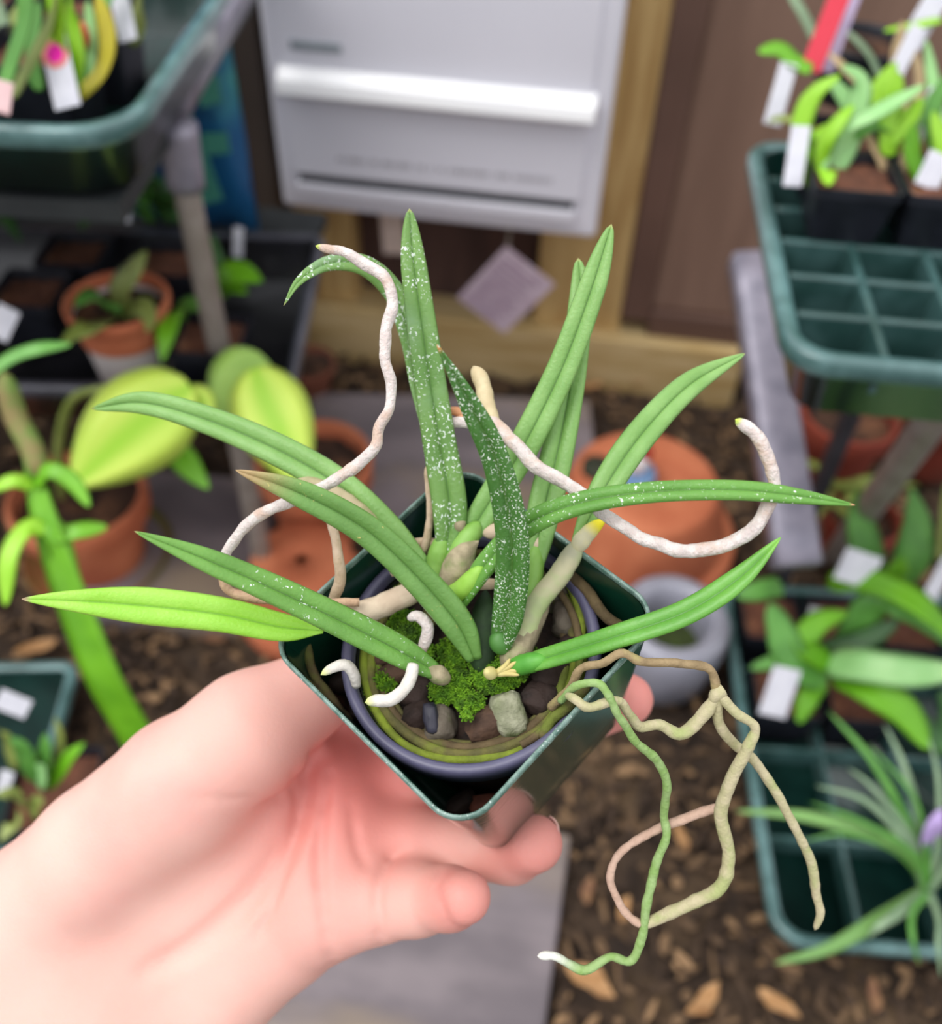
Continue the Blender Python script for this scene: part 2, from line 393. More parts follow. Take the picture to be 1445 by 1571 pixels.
m_soil2 = mat('potting_soil', '2a1d16', '4a3122', 60, .95, bump=.002, bscale=120, c3='7a5238')
m_soilr = mat('bark_soil_red', '553223', '6e432e', 70, .9, bump=.003, bscale=150, c3='94664a')
m_bp = mat('nursery_pot_black', '14161e', '1e2029', 30, .45)
m_tag = mat('tag_white', 'dcdce4', 'cfcfd8', 60, .45); m_pink = mat('sticker_pink', 'ff1fb4', 'ff2fbc', 60, .5); m_peach = mat('sticker_peach', 'f2908c', 'ee8a80', 60, .5)
m_pole = mat('grey_metal', '8b8178', '9b928a', 40, .5, metal=.2); m_pole2 = mat('grey_lilac_metal', '9a95a3', '858290', 40, .4, metal=.2)

m_tray_rib = mat('tray_rib', '2c4c48', '456664', 30, .3, coat=.6)  # ribs lightened too: sky glint put into the colour
def tray(name, label, loc, rotz, Lx, Ly, dep, nx, ny, m, grid_z=-.004, group=None, cr=.03):
    rt = thing(name, label, 'tray', (0, 0, 0), group)
    def rr(x0, y0, x1, y1, r, z):
        out = []
        for cx, cy, s in ((x1 - r, y1 - r, 0), (x0 + r, y1 - r, 90), (x0 + r, y0 + r, 180), (x1 - r, y0 + r, 270)):
            for i in range(7):
                t = math.radians(s + 15 * i); out.append((cx + r * math.cos(t), cy + r * math.sin(t), z))
        return out
    w = .012; R_ = []
    R_ = [rr(.004, .004, Lx - .004, Ly - .004, cr - .004, dep - .016), rr(0, 0, Lx, Ly, cr, dep - .012), rr(0, 0, Lx, Ly, cr, dep - .002), rr(.002, .002, Lx - .002, Ly - .002, cr - .002, dep), rr(w - .002, w - .002, Lx - w + .002, Ly - w + .002, cr - .008, dep), rr(w, w, Lx - w, Ly - w, cr - .01, dep - .003)]
    V = sum(R_, []); k = len(R_[0]); Fc = [(i * k + j, i * k + (j + 1) % k, (i + 1) * k + (j + 1) % k, (i + 1) * k + j) for i in range(5) for j in range(k)]
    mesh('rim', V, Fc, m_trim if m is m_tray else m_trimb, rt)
    R_ = [rr(w, w, Lx - w, Ly - w, cr - .01, dep - .003), rr(w + .008, w + .008, Lx - w - .008, Ly - w - .008, cr - .012, .002), rr(w + .008, w + .008, Lx - w - .008, Ly - w - .008, cr - .012, 0), rr(w - .002, w - .002, Lx - w + .002, Ly - w + .002, cr - .01, dep - .004)]
    V = sum(R_, []); Fc = [(i * k + j, i * k + (j + 1) % k, (i + 1) * k + (j + 1) % k, (i + 1) * k + j) for i in range(3) for j in range(k)]
    Fc += [tuple(k + j for j in range(k)), tuple(2 * k + j for j in range(k))[::-1]]
    mesh('wall', V, Fc, m, rt)
    if nx:
        b = MB(); z = dep + grid_z
        for i in range(1, nx): x = w + (Lx - 2 * w) * i / nx; b.box((x - .003, w + .002, z - .03), (x + .003, Ly - w - .002, z))
        for j in range(1, ny): y = w + (Ly - 2 * w) * j / ny; b.box((w + .002, y - .003, z - .031), (Lx - w - .002, y + .003, z - .0005))
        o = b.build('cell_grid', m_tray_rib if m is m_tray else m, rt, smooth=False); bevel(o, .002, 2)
    place(rt, loc, rotz); return rt
def sqpot(name, label, s, h, soil, group=None):
    rt = thing(name, label, 'pot', (0, 0, 0), group)
    def sq_(a, r, z):
        return [(x, y, z) for x, y in rrect_(a, r)]
    R_ = [sq_(s / 2 * .78, .006, 0), sq_(s / 2 * .96, .006, h - .012), sq_(s / 2, .006, h - .012), sq_(s / 2, .006, h), sq_(s / 2 - .002, .005, h), sq_(s / 2 * .95 - .002, .005, h - .014), sq_(s / 2 * .93 - .001, .005, h - .02)]
    V = sum(R_, []); k = len(R_[0]); Fc = [(i * k + j, i * k + (j + 1) % k, (i + 1) * k + (j + 1) % k, (i + 1) * k + j) for i in range(len(R_) - 1) for j in range(k)]; Fc.append(tuple(range(k))[::-1])
    mesh('pot_wall', V, Fc, m_bp, rt, smooth=False)
    V = []; n = 9; q = s * .93 - .002
    for j in range(n):
        for i in range(n): V.append(((i / (n - 1) - .5) * q, (j / (n - 1) - .5) * q, h - .012 + random.uniform(-.0035, .0035)))
    mesh('soil', V, [(j * n + i, j * n + i + 1, (j + 1) * n + i + 1, (j + 1) * n + i) for j in range(n - 1) for i in range(n - 1)], soil, rt)
    return rt
def rrect_(a, r, n=4):
    pts = []
    for cx, cy, s in ((a - r, a - r, 0), (-a + r, a - r, 90), (-a + r, -a + r, 180), (a - r, -a + r, 270)):
        for i in range(n + 1):
            t = math.radians(s + 90 * i / n); pts.append((cx + r * math.cos(t), cy + r * math.sin(t)))
    return pts
def terra(name, label, loc, r, h, m=None, soil=True, flip=False, saucer=False, body=None, group=None, rf=.70):
    rt = thing(name, label, 'pot', (0, 0, 0), group); m = m or m_terra
    if not flip:
        V, Fc = lathe([(.001, 0), (r * .66, 0), (r * .68, .004), (r * .86, h * (rf + .02))]); Fc.append(tuple(range(40)))
        mesh('body', V, Fc, body or m, rt)
        V, Fc = lathe([(r * .86, h * rf), (r * .96, h * (rf + .01)), (r * .98, h * (rf + .03)), (r, h * .97), (r * .985, h), (r * .9, h), (r * .885, h * .97), (r * .84, h * .6)]); mesh('rim', V, Fc, m, rt)
        if soil:
            V, Fc = lathe([(.001, h * .84), (r * .4, h * .845), (r * .875, h * .83)], 40)
            V = [(x, y, z + random.uniform(-.003, .003)) for x, y, z in V]; mesh('soil', V, Fc, m_soil2, rt)
    else:
        V, Fc = lathe([(r * .09, h - .004), (r * .1, h), (r * .66, h), (r * .69, h - .004), (r * .71, h - .012), (r * .88, h * .3)]); mesh('body', V, Fc, m, rt)
        V, Fc = lathe([(r * .86, h * .3), (r * .97, h * .29), (r * .99, h * .27), (r, .003), (r * .99, 0), (r * .88, 0)]); mesh('rim', V, Fc, m, rt)
    if saucer:
        V, Fc = lathe([(.001, -.001), (r * .85, -.001), (r * 1.08, .016), (r * 1.1, .018), (r * 1.12, .016), (r * .9, -.008), (.001, -.008)]); mesh('saucer', V, Fc, m_terra_m, rt)
    place(rt, loc); return rt
def blade(root, pts, m, w=None, n=28, tip=.4, basew=.5, roll=0., prof=BLADE, thick=.5, name='leaf', plabel=None, shape=None, up=(0, -.45, .9)):
    if w is not None: pts = [tuple(p[:3]) + (w,) for p in pts]
    C, wd = pxpath(pts, n)
    t = np.linspace(0, 1, n)
    wd = wd * (wprof(n, tip=tip, basew=basew) if shape is None else shape(t))
    V, Fc, A = sweep(C, prof, up, wd, wd * thick if prof is not BLADE else np.maximum(wd, .008) * thick, roll)
    return mesh(name, V, Fc, m, root, at=A, plabel=plabel)
ovate = lambda t: np.maximum(np.sin(math.pi * np.clip(t * .97 + .015, 0, 1) ** .75), .02) ** .75
def arch(root, base, az, L, w, e0, e1, m, n=22, name='leaf', shape=None, tip=.45):
    C = [np.array(base, float)]; 
    for i in range(1, n):
        e = math.radians(e0 + (e1 - e0) * i / (n - 1)); C.append(C[-1] + L / (n - 1) * np.array([math.cos(e) * math.cos(az), math.cos(e) * math.sin(az), math.sin(e)]))
    C = np.array(C); t = np.linspace(0, 1, n); wd = w * (wprof(n, tip=tip, basew=.5) if shape is None else shape(t))
    V, Fc, A = sweep(C, BLADE, (0, 0, 1.), wd, np.full(n, .006)); return mesh(name, V, Fc, m, root, at=A)
def mleaf(n_, a, b, **k): return mat(n_, a, b, 25, .45, sss=.05, **k)
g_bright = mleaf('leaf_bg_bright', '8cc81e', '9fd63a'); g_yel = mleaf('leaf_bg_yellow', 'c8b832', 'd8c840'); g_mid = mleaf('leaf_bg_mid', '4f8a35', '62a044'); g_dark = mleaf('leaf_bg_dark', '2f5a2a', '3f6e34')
g_pale = mleaf('leaf_bg_pale', '8fc77a', 'a4d48c'); g_olive = mleaf('leaf_bg_olive', '7a8a3c', '8f9c50'); g_strap = mleaf('leaf_strap', '5fa012', '70b41c'); g_grey = mleaf('leaf_bg_grey', '7f9c78', '93ad88')
g_tan = mat('stalk_tan', 'b39a72', 'c2ab82', 50, .7)
g_lemon = mat('leaf_lemon', 'cbe45c', 'bedd50', 14, .45, sss=.08, mid=('9ace2a', .5))
g_lemon2 = mat('leaf_lemon_soft', '9cc659', 'a9cf63', 18, .45, sss=.08)
def tag(px, py, d, w, h, lean, label, sticker=False, red=None, m=None, group='plant tags'):
    c = P(px, py, d); rt = thing('plant_tag', label, 'plant tag', c - np.array([0, 0, h / 2]), group)
    fz = np.array([0, .5, .87]); s = np.array([math.cos(lean), 0, -math.sin(lean)]); u = fz - fz @ s * s; u /= np.linalg.norm(u); nn = np.cross(s, u)
    Rm = np.stack([s, nn, u], 1)
    o = MB().box(-np.array([w, .0012, h]) / 2, np.array([w, .0012, h]) / 2)
    o.V = [list(Rm @ np.array(v) + c) for v in o.V]
    ob = o.build('strip', m or m_tag, rt, smooth=False); bevel(ob, .0005)
    def disc(cz, r, mm, dy, nm, pl):
        V = [list(Rm @ np.array([r * math.cos(t), dd, cz + r * .86 * math.sin(t)]) + c) for dd in (.0007 + dy, .0004) for t in np.linspace(0, 2 * math.pi, 24, endpoint=False)]
        Fc = [tuple(range(24)), tuple(range(24, 48))[::-1]] + [(i, (i + 1) % 24, (i + 1) % 24 + 24, i + 24) for i in range(24)]
        mesh(nm, V, Fc, mm, ob, smooth=False, plabel=pl)
    if sticker: disc(h * .24, w * .50, m_peach, .0002, 'sticker_border', 'peach sticker border'); disc(h * .24, w * .30, m_pink, .0006, 'sticker', 'hot pink round sticker')
    return rt

# ---- left shelf unit
zU, zLw = .71, .40
FRu = np.array([-.316, .572, zU])
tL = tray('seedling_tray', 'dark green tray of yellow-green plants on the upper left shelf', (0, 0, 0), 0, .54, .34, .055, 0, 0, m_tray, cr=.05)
ro = math.radians(6); place(tL, FRu - np.array([.54 * math.cos(ro), .54 * math.sin(ro), .055]) , ro)
shelf = thing('metal_shelf', 'grey metal shelf unit holding the trays at the left', 'shelf', (-.6, .85, 0))
ra, rb = G(262, 120, zU - .03), G(392, -20, zU - .03)
def bar(root, a, b, w, m, name='rail', prof=ROUND6):
    C = np.linspace(np.array(a, float), np.array(b, float), 8); V, Fc, A = sweep(C, prof, (.1, -1, .2), np.full(8, w)); return mesh(name, V, Fc, m, root)
zr = zU - .045
# rail along the right edge of the upper shelf
xr = -.37
zr = zU - .072
qa, qb = G(287, 158, zr + .014), G(378, -6, zr + .014); dq = (qb - qa) / np.linalg.norm(qb - qa); sq_ = np.array([-dq[1], dq[0], 0]) * .016
C = np.linspace(qa + sq_, qa + sq_ + dq * .46, 8); V, Fc, A = sweep(C, [(-1, -1, 1), (-1, .8, 1), (-.85, 1, 1), (.85, 1, 1), (1, .8, 1), (1, -1, 1)], (0, 0, 1), np.full(8, .032), np.full(8, .024)); mesh('side_rail', V, Fc, m_pole2, shelf)
o = MB().box((-.62, 0, zr - .006), (-.03, .5, zr + .010), np.array([[math.cos(ro), -math.sin(ro), 0], [math.sin(ro), math.cos(ro), 0], [0, 0, 1]]), np.zeros(3))
o.V = [[x + FRu[0], y + FRu[1] + .02, z] for x, y, z in o.V]
o.build('upper_shelf', mat('shelf_dark', '24282a', '2d3132', 20, .6), shelf, smooth=False)
pt, pb = P(252, 118, .745), G(345, 575, zLw - .02)
pt = np.array([pb[0], pb[1], zr])
bar(shelf, (pb[0], pb[1], .0), pt, .024, m_pole, 'post'); bar(shelf, pt + np.array([.0, .0, -.05]), pt + np.array([.004, 0, .006]), .034, m_pole2, 'post_joint')
FRl = G(450, 603, zLw)
o = MB().box((-1.1, FRl[1] + .02, zLw - .075), (FRl[0] - .09, 1.13, zLw - .056)).build('lower_shelf', mat('shelf_dark', '24282a', '2d3132'), shelf, smooth=False); bevel(o, .003)
bar(shelf, (-.95, FRl[1] + .03, 0), (-.95, FRl[1] + .03, zr), .022, m_pole, 'post')
tB = tray('seedling_tray', 'black plastic tray on the lower left shelf holding the small pots', (0, 0, 0), 0, .56, .30, .055, 0, 0, m_trayb, cr=.02)
rl = math.radians(9); place(tB, (FRl[0] - .56 * math.cos(rl), FRl[1] - .56 * math.sin(rl), zLw - .055), rl)
tB2 = tray('seedling_tray', 'black cell tray behind the small pots on the lower left shelf', (0, 0, 0), 0, .36, .12, .055, 6, 2, m_trayb, cr=.02)
place(tB2, (FRl[0] - .84, FRl[1] + .29, zLw - .055), rl)
# plants on the upper left tray
bpot = sqpot('nursery_pot', 'black square nursery pot at the front corner of the upper left tray', .075, .07, m_soilr, 'black square nursery pots')
tb = FRu - np.array([0, 0, .053])
place(bpot, tb + np.array([-.105, .085, .0]), ro)
for i, (dx, dy, lb) in enumerate([(-.195, .075, 'black square nursery pot at the left end of the upper left tray'), (-.11, .175, 'black square nursery pot second from the front on the upper left tray'), (-.20, .165, 'black square nursery pot at the far left of the upper left tray')]):
    copy_tree(bpot, lb, tb + np.array([dx, dy, 0]), ro)
pl = thing('strap_plant', 'yellow and lime strap-leaved plant beside the pink-dotted tag', 'plant', P(120, 150, .66))
for pts, w, m in [([(105, 150, .66), (90, 70, .63), (85, 0, .61), (85, -60, .60)], 36, g_bright), ([(120, 150, .66), (155, 110, .65), (165, 60, .64), (150, -10, .63)], 30, g_yel), ([(20, 150, .64), (45, 100, .63), (75, 40, .62), (90, -30, .6)], 24, g_olive),
        ([(118, 150, .66), (120, 90, .64), (110, 20, .63), (112, -50, .6)], 24, g_bright), ([(0, 150, .63), (20, 90, .62), (40, 20, .61), (30, -50, .6)], 30, g_mid), ([(130, 140, .67), (140, 70, .66), (135, 0, .65)], 20, g_pale), ([(60, 140, .66), (50, 80, .65), (60, 0, .64)], 24, g_mid)]:
    blade(pl, pts, m, w, tip=.3)
pl = thing('strap_plant', 'olive leafy plant at the back of the upper left tray', 'plant', P(190, 60, .72))
for pts, w, m in [([(200, 70, .74), (215, 20, .73), (215, -40, .7)], 34, g_olive), ([(0, 60, .72), (20, 30, .71), (60, -20, .7)], 26, g_olive), ([(10, 80, .72), (0, 30, .71), (-20, -20, .7)], 26, g_grey), ([(170, 80, .72), (160, 20, .71), (180, -40, .7)], 22, g_mid)]:
    blade(pl, pts, m, w, tip=.3)
tag(92, 110, .635, .021, .046, -.3, 'white tag with a hot pink round sticker on the upper left tray', sticker=True)
tag(188, 20, .72, .016, .04, -.3, 'plain white tag at the back of the upper left tray')
tag(2, 148, .62, .014, .02, .2, 'pinkish tag at the left end of the upper left tray', m=mat('tag_pinkish', 'e6c4c4', 'ddb8b8', 50, .5))
pl = thing('flower_bud', 'small red bud on the upper left tray above the pink sticker', 'flower', P(127, 60, .66))
blade(pl, [(128, 75, .66), (127, 45, .65), (125, 32, .65)], mat('bud_red', 'c8352c', 'd8503c', 60, .5), 20, shape=ovate, prof=ROUND, thick=.9, name='bud'); bar(pl, P(128, 70, .66), P(130, 125, .665), .003, g_mid, 'stalk')

# plants on the lower left shelf
c = G(178, 458, zLw + .055)
tp = terra('flower_pot', 'terracotta-rimmed pot with a whitewashed body on the lower left shelf', (c[0], c[1], zLw - .045), .052, .10, body=mat('whitewash', 'c9bfbb', 'd6cdc8', 12, .85, c3='c88a88'), rf=.86)
pl = thing('potted_plant', 'olive and green leafed plant in the whitewashed terracotta pot', 'plant', (c[0], c[1], zLw + .04))
for pts, w, m in [([(180, 480, .95), (190, 440, .93), (208, 412, .91), (225, 385, .9)], 58, g_olive), ([(180, 485, .95), (160, 460, .92), (135, 455, .9), (115, 470, .89)], 48, g_mid), ([(175, 490, .95), (140, 500, .9), (110, 515, .89), (95, 535, .885)], 46, g_olive), ([(185, 485, .95), (215, 470, .93), (230, 490, .91), (225, 510, .9)], 36, g_olive)]:
    blade(pl, pts, m, w, shape=ovate)
pl = thing('leafy_plant', 'bright green drooping plant just left of the grey shelf post', 'plant', P(270, 500, .98))
for pts, w, m in [([(275, 495, .98), (262, 480, .95), (255, 510, .93), (248, 555, .93)], 44, g_strap), ([(272, 500, .98), (285, 470, .97), (310, 470, .96), (330, 480, .96)], 30, g_mid)]: blade(pl, pts, m, w, shape=ovate)
pl = thing('leafy_plant', 'bright green plant just right of the grey shelf post', 'plant', P(340, 460, 1.05))
for pts, w, m in [([(335, 455, 1.05), (345, 425, 1.03), (370, 420, 1.02), (402, 432, 1.01)], 50, g_strap), ([(335, 455, 1.05), (330, 410, 1.05), (325, 360, 1.05)], 34, g_dark), ([(335, 455, 1.05), (355, 440, 1.03), (380, 450, 1.02)], 30, g_strap)]: blade(pl, pts, m, w, shape=ovate)
for (px, py, dx, lb) in [(40, 430, 0, 'black nursery pot at the far left of the lower left shelf'), (320, 500, 0, 'black nursery pot beside the shelf post on the lower left shelf'), (110, 370, 0, 'black nursery pot behind the whitewashed pot'), (255, 385, 0, 'black nursery pot at the back of the lower left shelf below the blue bag')]:
    c = G(px, py, zLw + .03); copy_tree(bpot, lb, (c[0], c[1], zLw - .045), .1, .95)
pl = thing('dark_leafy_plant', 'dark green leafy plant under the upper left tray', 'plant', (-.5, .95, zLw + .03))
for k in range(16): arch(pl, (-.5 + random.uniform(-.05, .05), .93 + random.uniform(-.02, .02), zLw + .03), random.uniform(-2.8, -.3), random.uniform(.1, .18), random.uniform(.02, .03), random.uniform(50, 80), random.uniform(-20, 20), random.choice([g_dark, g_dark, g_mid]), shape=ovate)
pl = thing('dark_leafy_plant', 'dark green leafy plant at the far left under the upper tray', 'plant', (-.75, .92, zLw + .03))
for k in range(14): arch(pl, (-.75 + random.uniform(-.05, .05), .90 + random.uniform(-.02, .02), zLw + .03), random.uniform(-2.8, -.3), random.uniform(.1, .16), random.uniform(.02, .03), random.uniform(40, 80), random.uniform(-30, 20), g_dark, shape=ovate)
tag(180, 325, 1.02, .03, .018, .1, 'grey-white tag lying on the lower left shelf behind the pots')
tag(365, 372, 1.12, .012, .035, 0, 'pale tag next to the foot of the blue bag')
tag(4, 495, .85, .02, .03, .5, 'white tag at the left edge above the black tray')
# printed bag (navy with teal shapes) standing on the lower shelf
m_bag = mat('bag_print', '164a78', '1c5c8c', 9, .4, lo=.45, hi=.5, c3='5fc0a8', coat=.3)
yb = 1.06; V = []; nxb, nzb = 16, 16; a_ = WY(205, 330, yb)[0]; b_ = WY(408, 330, yb)[0] - .012
bz = zLw - .05; bt = .86
for side in (-1, 1):
    for j in range(nzb + 1):
        for i in range(nxb + 1):
            u, v = i / nxb, j / nzb; bulge = (math.sin(math.pi * u) * math.sin(math.pi * min(1, v * 1.02 + .05) * .97)) ** .5 if 0 < v < 1 and 0 < u < 1 else 0
            V.append((a_ + (b_ - a_) * u, yb + side * (.002 + .035 * bulge) + .006 * mnoise.noise(Vector((u * 6, v * 6, side))), bz + (bt - bz) * v))
nb = (nxb + 1) * (nzb + 1); Fc = []
for s_ in (0, 1):
    for j in range(nzb):
        for i in range(nxb):
            q = s_ * nb + j * (nxb + 1) + i; f_ = (q, q + 1, q + nxb + 2, q + nxb + 1); Fc.append(f_ if s_ == 0 else f_[::-1])
bag = mesh('printed_bag', V, Fc, m_bag, label='navy and teal printed plastic bag standing behind the left shelf post', cat='bag')
# teal shapes printed on the bag
def bagprint(name, poly, lab):
    V = [(a_ + (b_ - a_) * u, yb - .041, bz + (bt - bz) * v) for u, v in poly]
    V += [(x, y + .001, z) for x, y, z in V]; n = len(poly)
    return V, [tuple(range(n)), tuple(range(n, 2 * n))[::-1]] + [(i, (i + 1) % n, (i + 1) % n + n, i + n) for i in range(n)]

for k, poly in enumerate([[(.45, .72), (.98, .66), (.98, .60), (.62, .62), (.60, .50), (.45, .44)], [(.45, .40), (.70, .44), (.75, .30), (.86, .12), (.70, .10), (.52, .24)], [(.05, .48), (.36, .50), (.34, .40), (.08, .38)], [(.80, .40), (.97, .42), (.97, .36), (.82, .34)], [(.78, .28), (.97, .29), (.97, .24), (.80, .23)], [(.05, .3), (.3, .32), (.32, .2), (.1, .18)]]):
    Vb, Fb = bagprint('print', poly, ''); mesh('printed_shape', Vb, Fb, mat('bag_teal', '4f9c88', '5aa892', 20, .45), bag, smooth=False, plabel='teal printed shape')

# ---- pots on the ground, left
c = G(118, 762, .12); terra('flower_pot', 'terracotta pot under the lemon-green leaf, standing in a mossy saucer', (c[0], c[1], .0), .088, .125, saucer=True)
pl = thing('broad_leaved_plant', 'plant with large lemon-green leaves in the left terracotta pot', 'plant', (c[0], c[1], .11))
blade(pl, [(292, 592, .87), (250, 622, .865), (185, 676, .86), (112, 745, .86)], g_lemon, 150, shape=ovate, plabel='large lemon-green leaf', up=to_cam, roll=-.15)
blade(pl, [(285, 610, .88), (305, 615, .88), (322, 645, .88)], g_lemon, 48, shape=ovate, up=to_cam); blade(pl, [(255, 670, .90), (285, 710, .90), (320, 750, .90)], g_strap, 42, shape=ovate, up=to_cam)
blade(pl, [(95, 765, 1.17), (90, 690, 1.02), (110, 615, .93), (165, 595, .88), (270, 570, .87)], g_olive, 16, prof=ROUND6, thick=1, name='stalk')
c2 = G(480, 702, .14); terra('flower_pot', 'small terracotta pot of dark soil behind the lemon-green leaves', (c2[0], c2[1], 0), .078, .14)
pl = thing('broad_leaved_plant', 'plant with broad soft-green leaves in the small terracotta pot', 'plant', (c2[0], c2[1], .12))
blade(pl, [(390, 565, .90), (405, 610, .895), (430, 665, .89), (466, 748, .89)], g_lemon, 122, shape=ovate, roll=-.15, plabel='large lemon-green leaf', up=to_cam); blade(pl, [(405, 548, .93), (370, 585, .925), (335, 650, .92)], g_lemon2, 100, shape=ovate, plabel='soft green leaf', up=to_cam)
blade(pl, [(475, 712, 1.19), (450, 650, 1.05), (420, 600, .95), (398, 560, .91)], g_olive, 12, prof=ROUND6, thick=1, name='stalk')
c3_ = G(462, 856, .1); terra('flower_pot', 'upturned terracotta pot standing in front of the small pot of dark soil', (c3_[0], c3_[1], 0), .092, .10, flip=True)
c4 = G(480, 545, .05); terra('flower_pot', 'dark terracotta pot on the mulch near the foot of the fence', (c4[0], c4[1] - .03, 0), .045, .06, m=mat('terracotta_dark', '7a4632', '6a3c2a', 14, .9))
# ---- upturned pot and ornament, right
c5 = G(990, 735, .13); terra('flower_pot', 'large upturned terracotta pot right of the held plant', (c5[0], c5[1], 0), .140, .13, flip=True)
gz = .13; gn = thing('garden_ornament', 'little red, white and blue ornament on the upturned terracotta pot', 'ornament', G(975, 738, gz))
g0 = org(gn)
V, Fc = lathe([(.001, 0), (.024, 0), (.026, .01), (.022, .022), (.012, .030), (.001, .031)], 24); mesh('body', np.array(V) + g0, Fc, mat('paint_blue', '6a94c4', '86a8cc', 30, .5), gn, plabel='blue body')
V, Fc = lathe([(.001, 0), (.014, .004), (.018, .014), (.014, .026), (.001, .031)], 24); mesh('head', np.array(V) + g0 + [-.006, -.004, .024], Fc, mat('paint_white', 'e4dcdc', 'd8cfcf', 30, .5), gn, plabel='white head')
V, Fc = lathe([(.001, -.001), (.017, .0), (.012, .012), (.005, .028), (.0008, .036)], 24); mesh('cap', np.array(V) + g0 + [-.002, .004, .048], Fc, mat('paint_red', 'c43030', 'b82828', 30, .5), gn, plabel='red pointed cap')
V, Fc = lathe([(.001, 0), (.020, 0), (.020, .010), (.001, .012)], 20); mesh('dark_stone', np.array(V) + G(915, 722, gz), Fc, mat('dark_stone', '2c3020', '3a3c2a', 30, .8), label='dark round stone beside the ornament on the upturned pot', cat='stone')
# ---- grey pot
c6 = G(1035, 945, .12); gp = thing('grey_pot', 'round grey glazed pot with a mossy hollow, right of the green pot', 'pot', (0, 0, 0))
V, Fc = lathe([(.001, 0), (.046, 0), (.058, .02), (.066, .08), (.067, .11), (.062, .12), (.048, .12), (.042, .114), (.039, .06)], 48); mesh('body', V, Fc, mat('grey_glaze', '9a9aa6', '84848f', 12, .35, c3='5f6068', coat=.3), gp)
V, Fc = lathe([(.001, .068), (.02, .07), (.0385, .066)], 30); mesh('moss_bed', V, Fc, mat('moss_bed', '3b4a18', '2a3014', 60, .9), gp); place(gp, (c6[0], c6[1], 0))

# ---- tall green plant in front, left
pl = thing('strap_plant', 'tall bright green strap-leaved plant rising behind the wrist', 'plant', P(250, 1200, .80))
blade(pl, [(250, 1210, .80), (205, 1120, .76), (160, 1040, .73), (115, 930, .71), (80, 830, .70), (55, 740, .70), (42, 640, .70)], g_strap, 62, n=50, tip=.55, basew=.8, roll=.2)
blade(pl, [(68, 800, .70), (90, 830, .70), (110, 905, .71), (130, 960, .72)], g_strap, 40, tip=.3)
for pts, w, m in [([(52, 745, .70), (75, 722, .69), (110, 738, .69), (138, 778, .69)], 28, g_strap), ([(72, 812, .70), (40, 812, .69), (14, 855, .68), (8, 930, .68)], 32, g_bright), ([(82, 825, .70), (120, 815, .70), (165, 808, .71)], 28, g_strap),
        ([(50, 745, .70), (20, 738, .69), (-15, 752, .69)], 24, g_bright), ([(-20, 575, .66), (20, 548, .66), (60, 535, .66), (110, 528, .67)], 24, g_mid)]: blade(pl, pts, m, w, tip=.4)
blade(pl, [(60, 730, .70), (50, 690, .70), (25, 640, .70), (5, 570, .69)], mat('stalk_mottled', '8a7c4c', '6a8a3a', 60, .7), 36, prof=ROUND6, thick=1, name='stalk', tip=.2)
# ---- small plants at the lower left
c7 = G(60, 1215, .07)
bp2 = copy_tree(bpot, 'black square nursery pot of small yellow-green plants left of the wrist', (c7[0] + .02, c7[1], .0), .3, 1.2)
pl = thing('small_plant', 'small yellow-green plant left of the wrist', 'plant', (c7[0], c7[1], .08))
for (px, py, qx, qy, w, m) in [(60, 1200, 70, 1125, 36, g_mid), (50, 1200, 15, 1130, 40, g_mid), (60, 1210, 60, 1170, 34, g_pale), (70, 1210, 130, 1140, 30, g_strap), (40, 1240, -10, 1220, 30, g_olive), (45, 1250, 65, 1235, 34, g_olive), (30, 1260, 0, 1290, 36, g_olive), (90, 1190, 85, 1100, 20, g_olive), (20, 1180, 0, 1120, 30, g_olive)]:
    blade(pl, [(px, py, .88), ((px + qx) / 2 + 5, (py + qy) / 2 - 12, .85), (qx, qy, .84)], m, w, shape=ovate)
tag(20, 1080, .84, .028, .02, .5, 'white tag sticking out of the small plants left of the wrist')
tag(8, 1200, .86, .012, .024, .3, 'small pale tag among the plants at the left edge')
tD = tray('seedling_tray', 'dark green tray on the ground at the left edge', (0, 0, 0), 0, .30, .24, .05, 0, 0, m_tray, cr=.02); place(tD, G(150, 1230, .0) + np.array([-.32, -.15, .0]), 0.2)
# ---- weed by the fence
c8 = G(1030, 560, .0); pl = thing('weed', 'small dark green weed at the foot of the tan beam', 'plant', c8)
for k in range(14): arch(pl, c8 + np.array([random.uniform(-.02, .02), 0, 0]), random.uniform(-3.1, 0), random.uniform(.03, .07), .014, random.uniform(40, 80), random.uniform(-20, 20), g_dark, n=10, shape=ovate)

# ---- right upper tray
zR = .65; FLr = G(1208, 548, zR); rr_ = math.radians(2.6)
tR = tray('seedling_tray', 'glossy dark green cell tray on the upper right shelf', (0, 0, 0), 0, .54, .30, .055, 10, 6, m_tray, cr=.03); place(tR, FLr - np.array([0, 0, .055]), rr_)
exR = np.array([math.cos(rr_), math.sin(rr_), 0]); eyR = np.array([-math.sin(rr_), math.cos(rr_), 0])
def inR(x, y, z): return FLr + exR * x + eyR * y + np.array([0, 0, z])
hp = .072
for k, (i, j, lb) in enumerate([(0, 0, 'black square nursery pot at the left end of the front row on the right tray'), (1, 0, 'black square nursery pot second from the left in the front row on the right tray'), (2, 0, 'black square nursery pot third from the left in the front row on the right tray'),
        (0, 1, 'black square nursery pot in the back row beside the red tag'), (1, 1, 'black square nursery pot in the back row behind the tan stalks'), (2, 1, 'black square nursery pot in the back row at the right edge')]):
    copy_tree(bpot, lb, inR(.056 + .063 * i, .173 + .062 * j, -.0035), rr_, (.8, .8, .6))
RT = 'black square nursery pots'
def rp(name, lab, base, leaves):
    pl = thing(name, lab, 'plant', P(*base))
    for pts, w, m in leaves: blade(pl, pts, m, w, tip=.35)
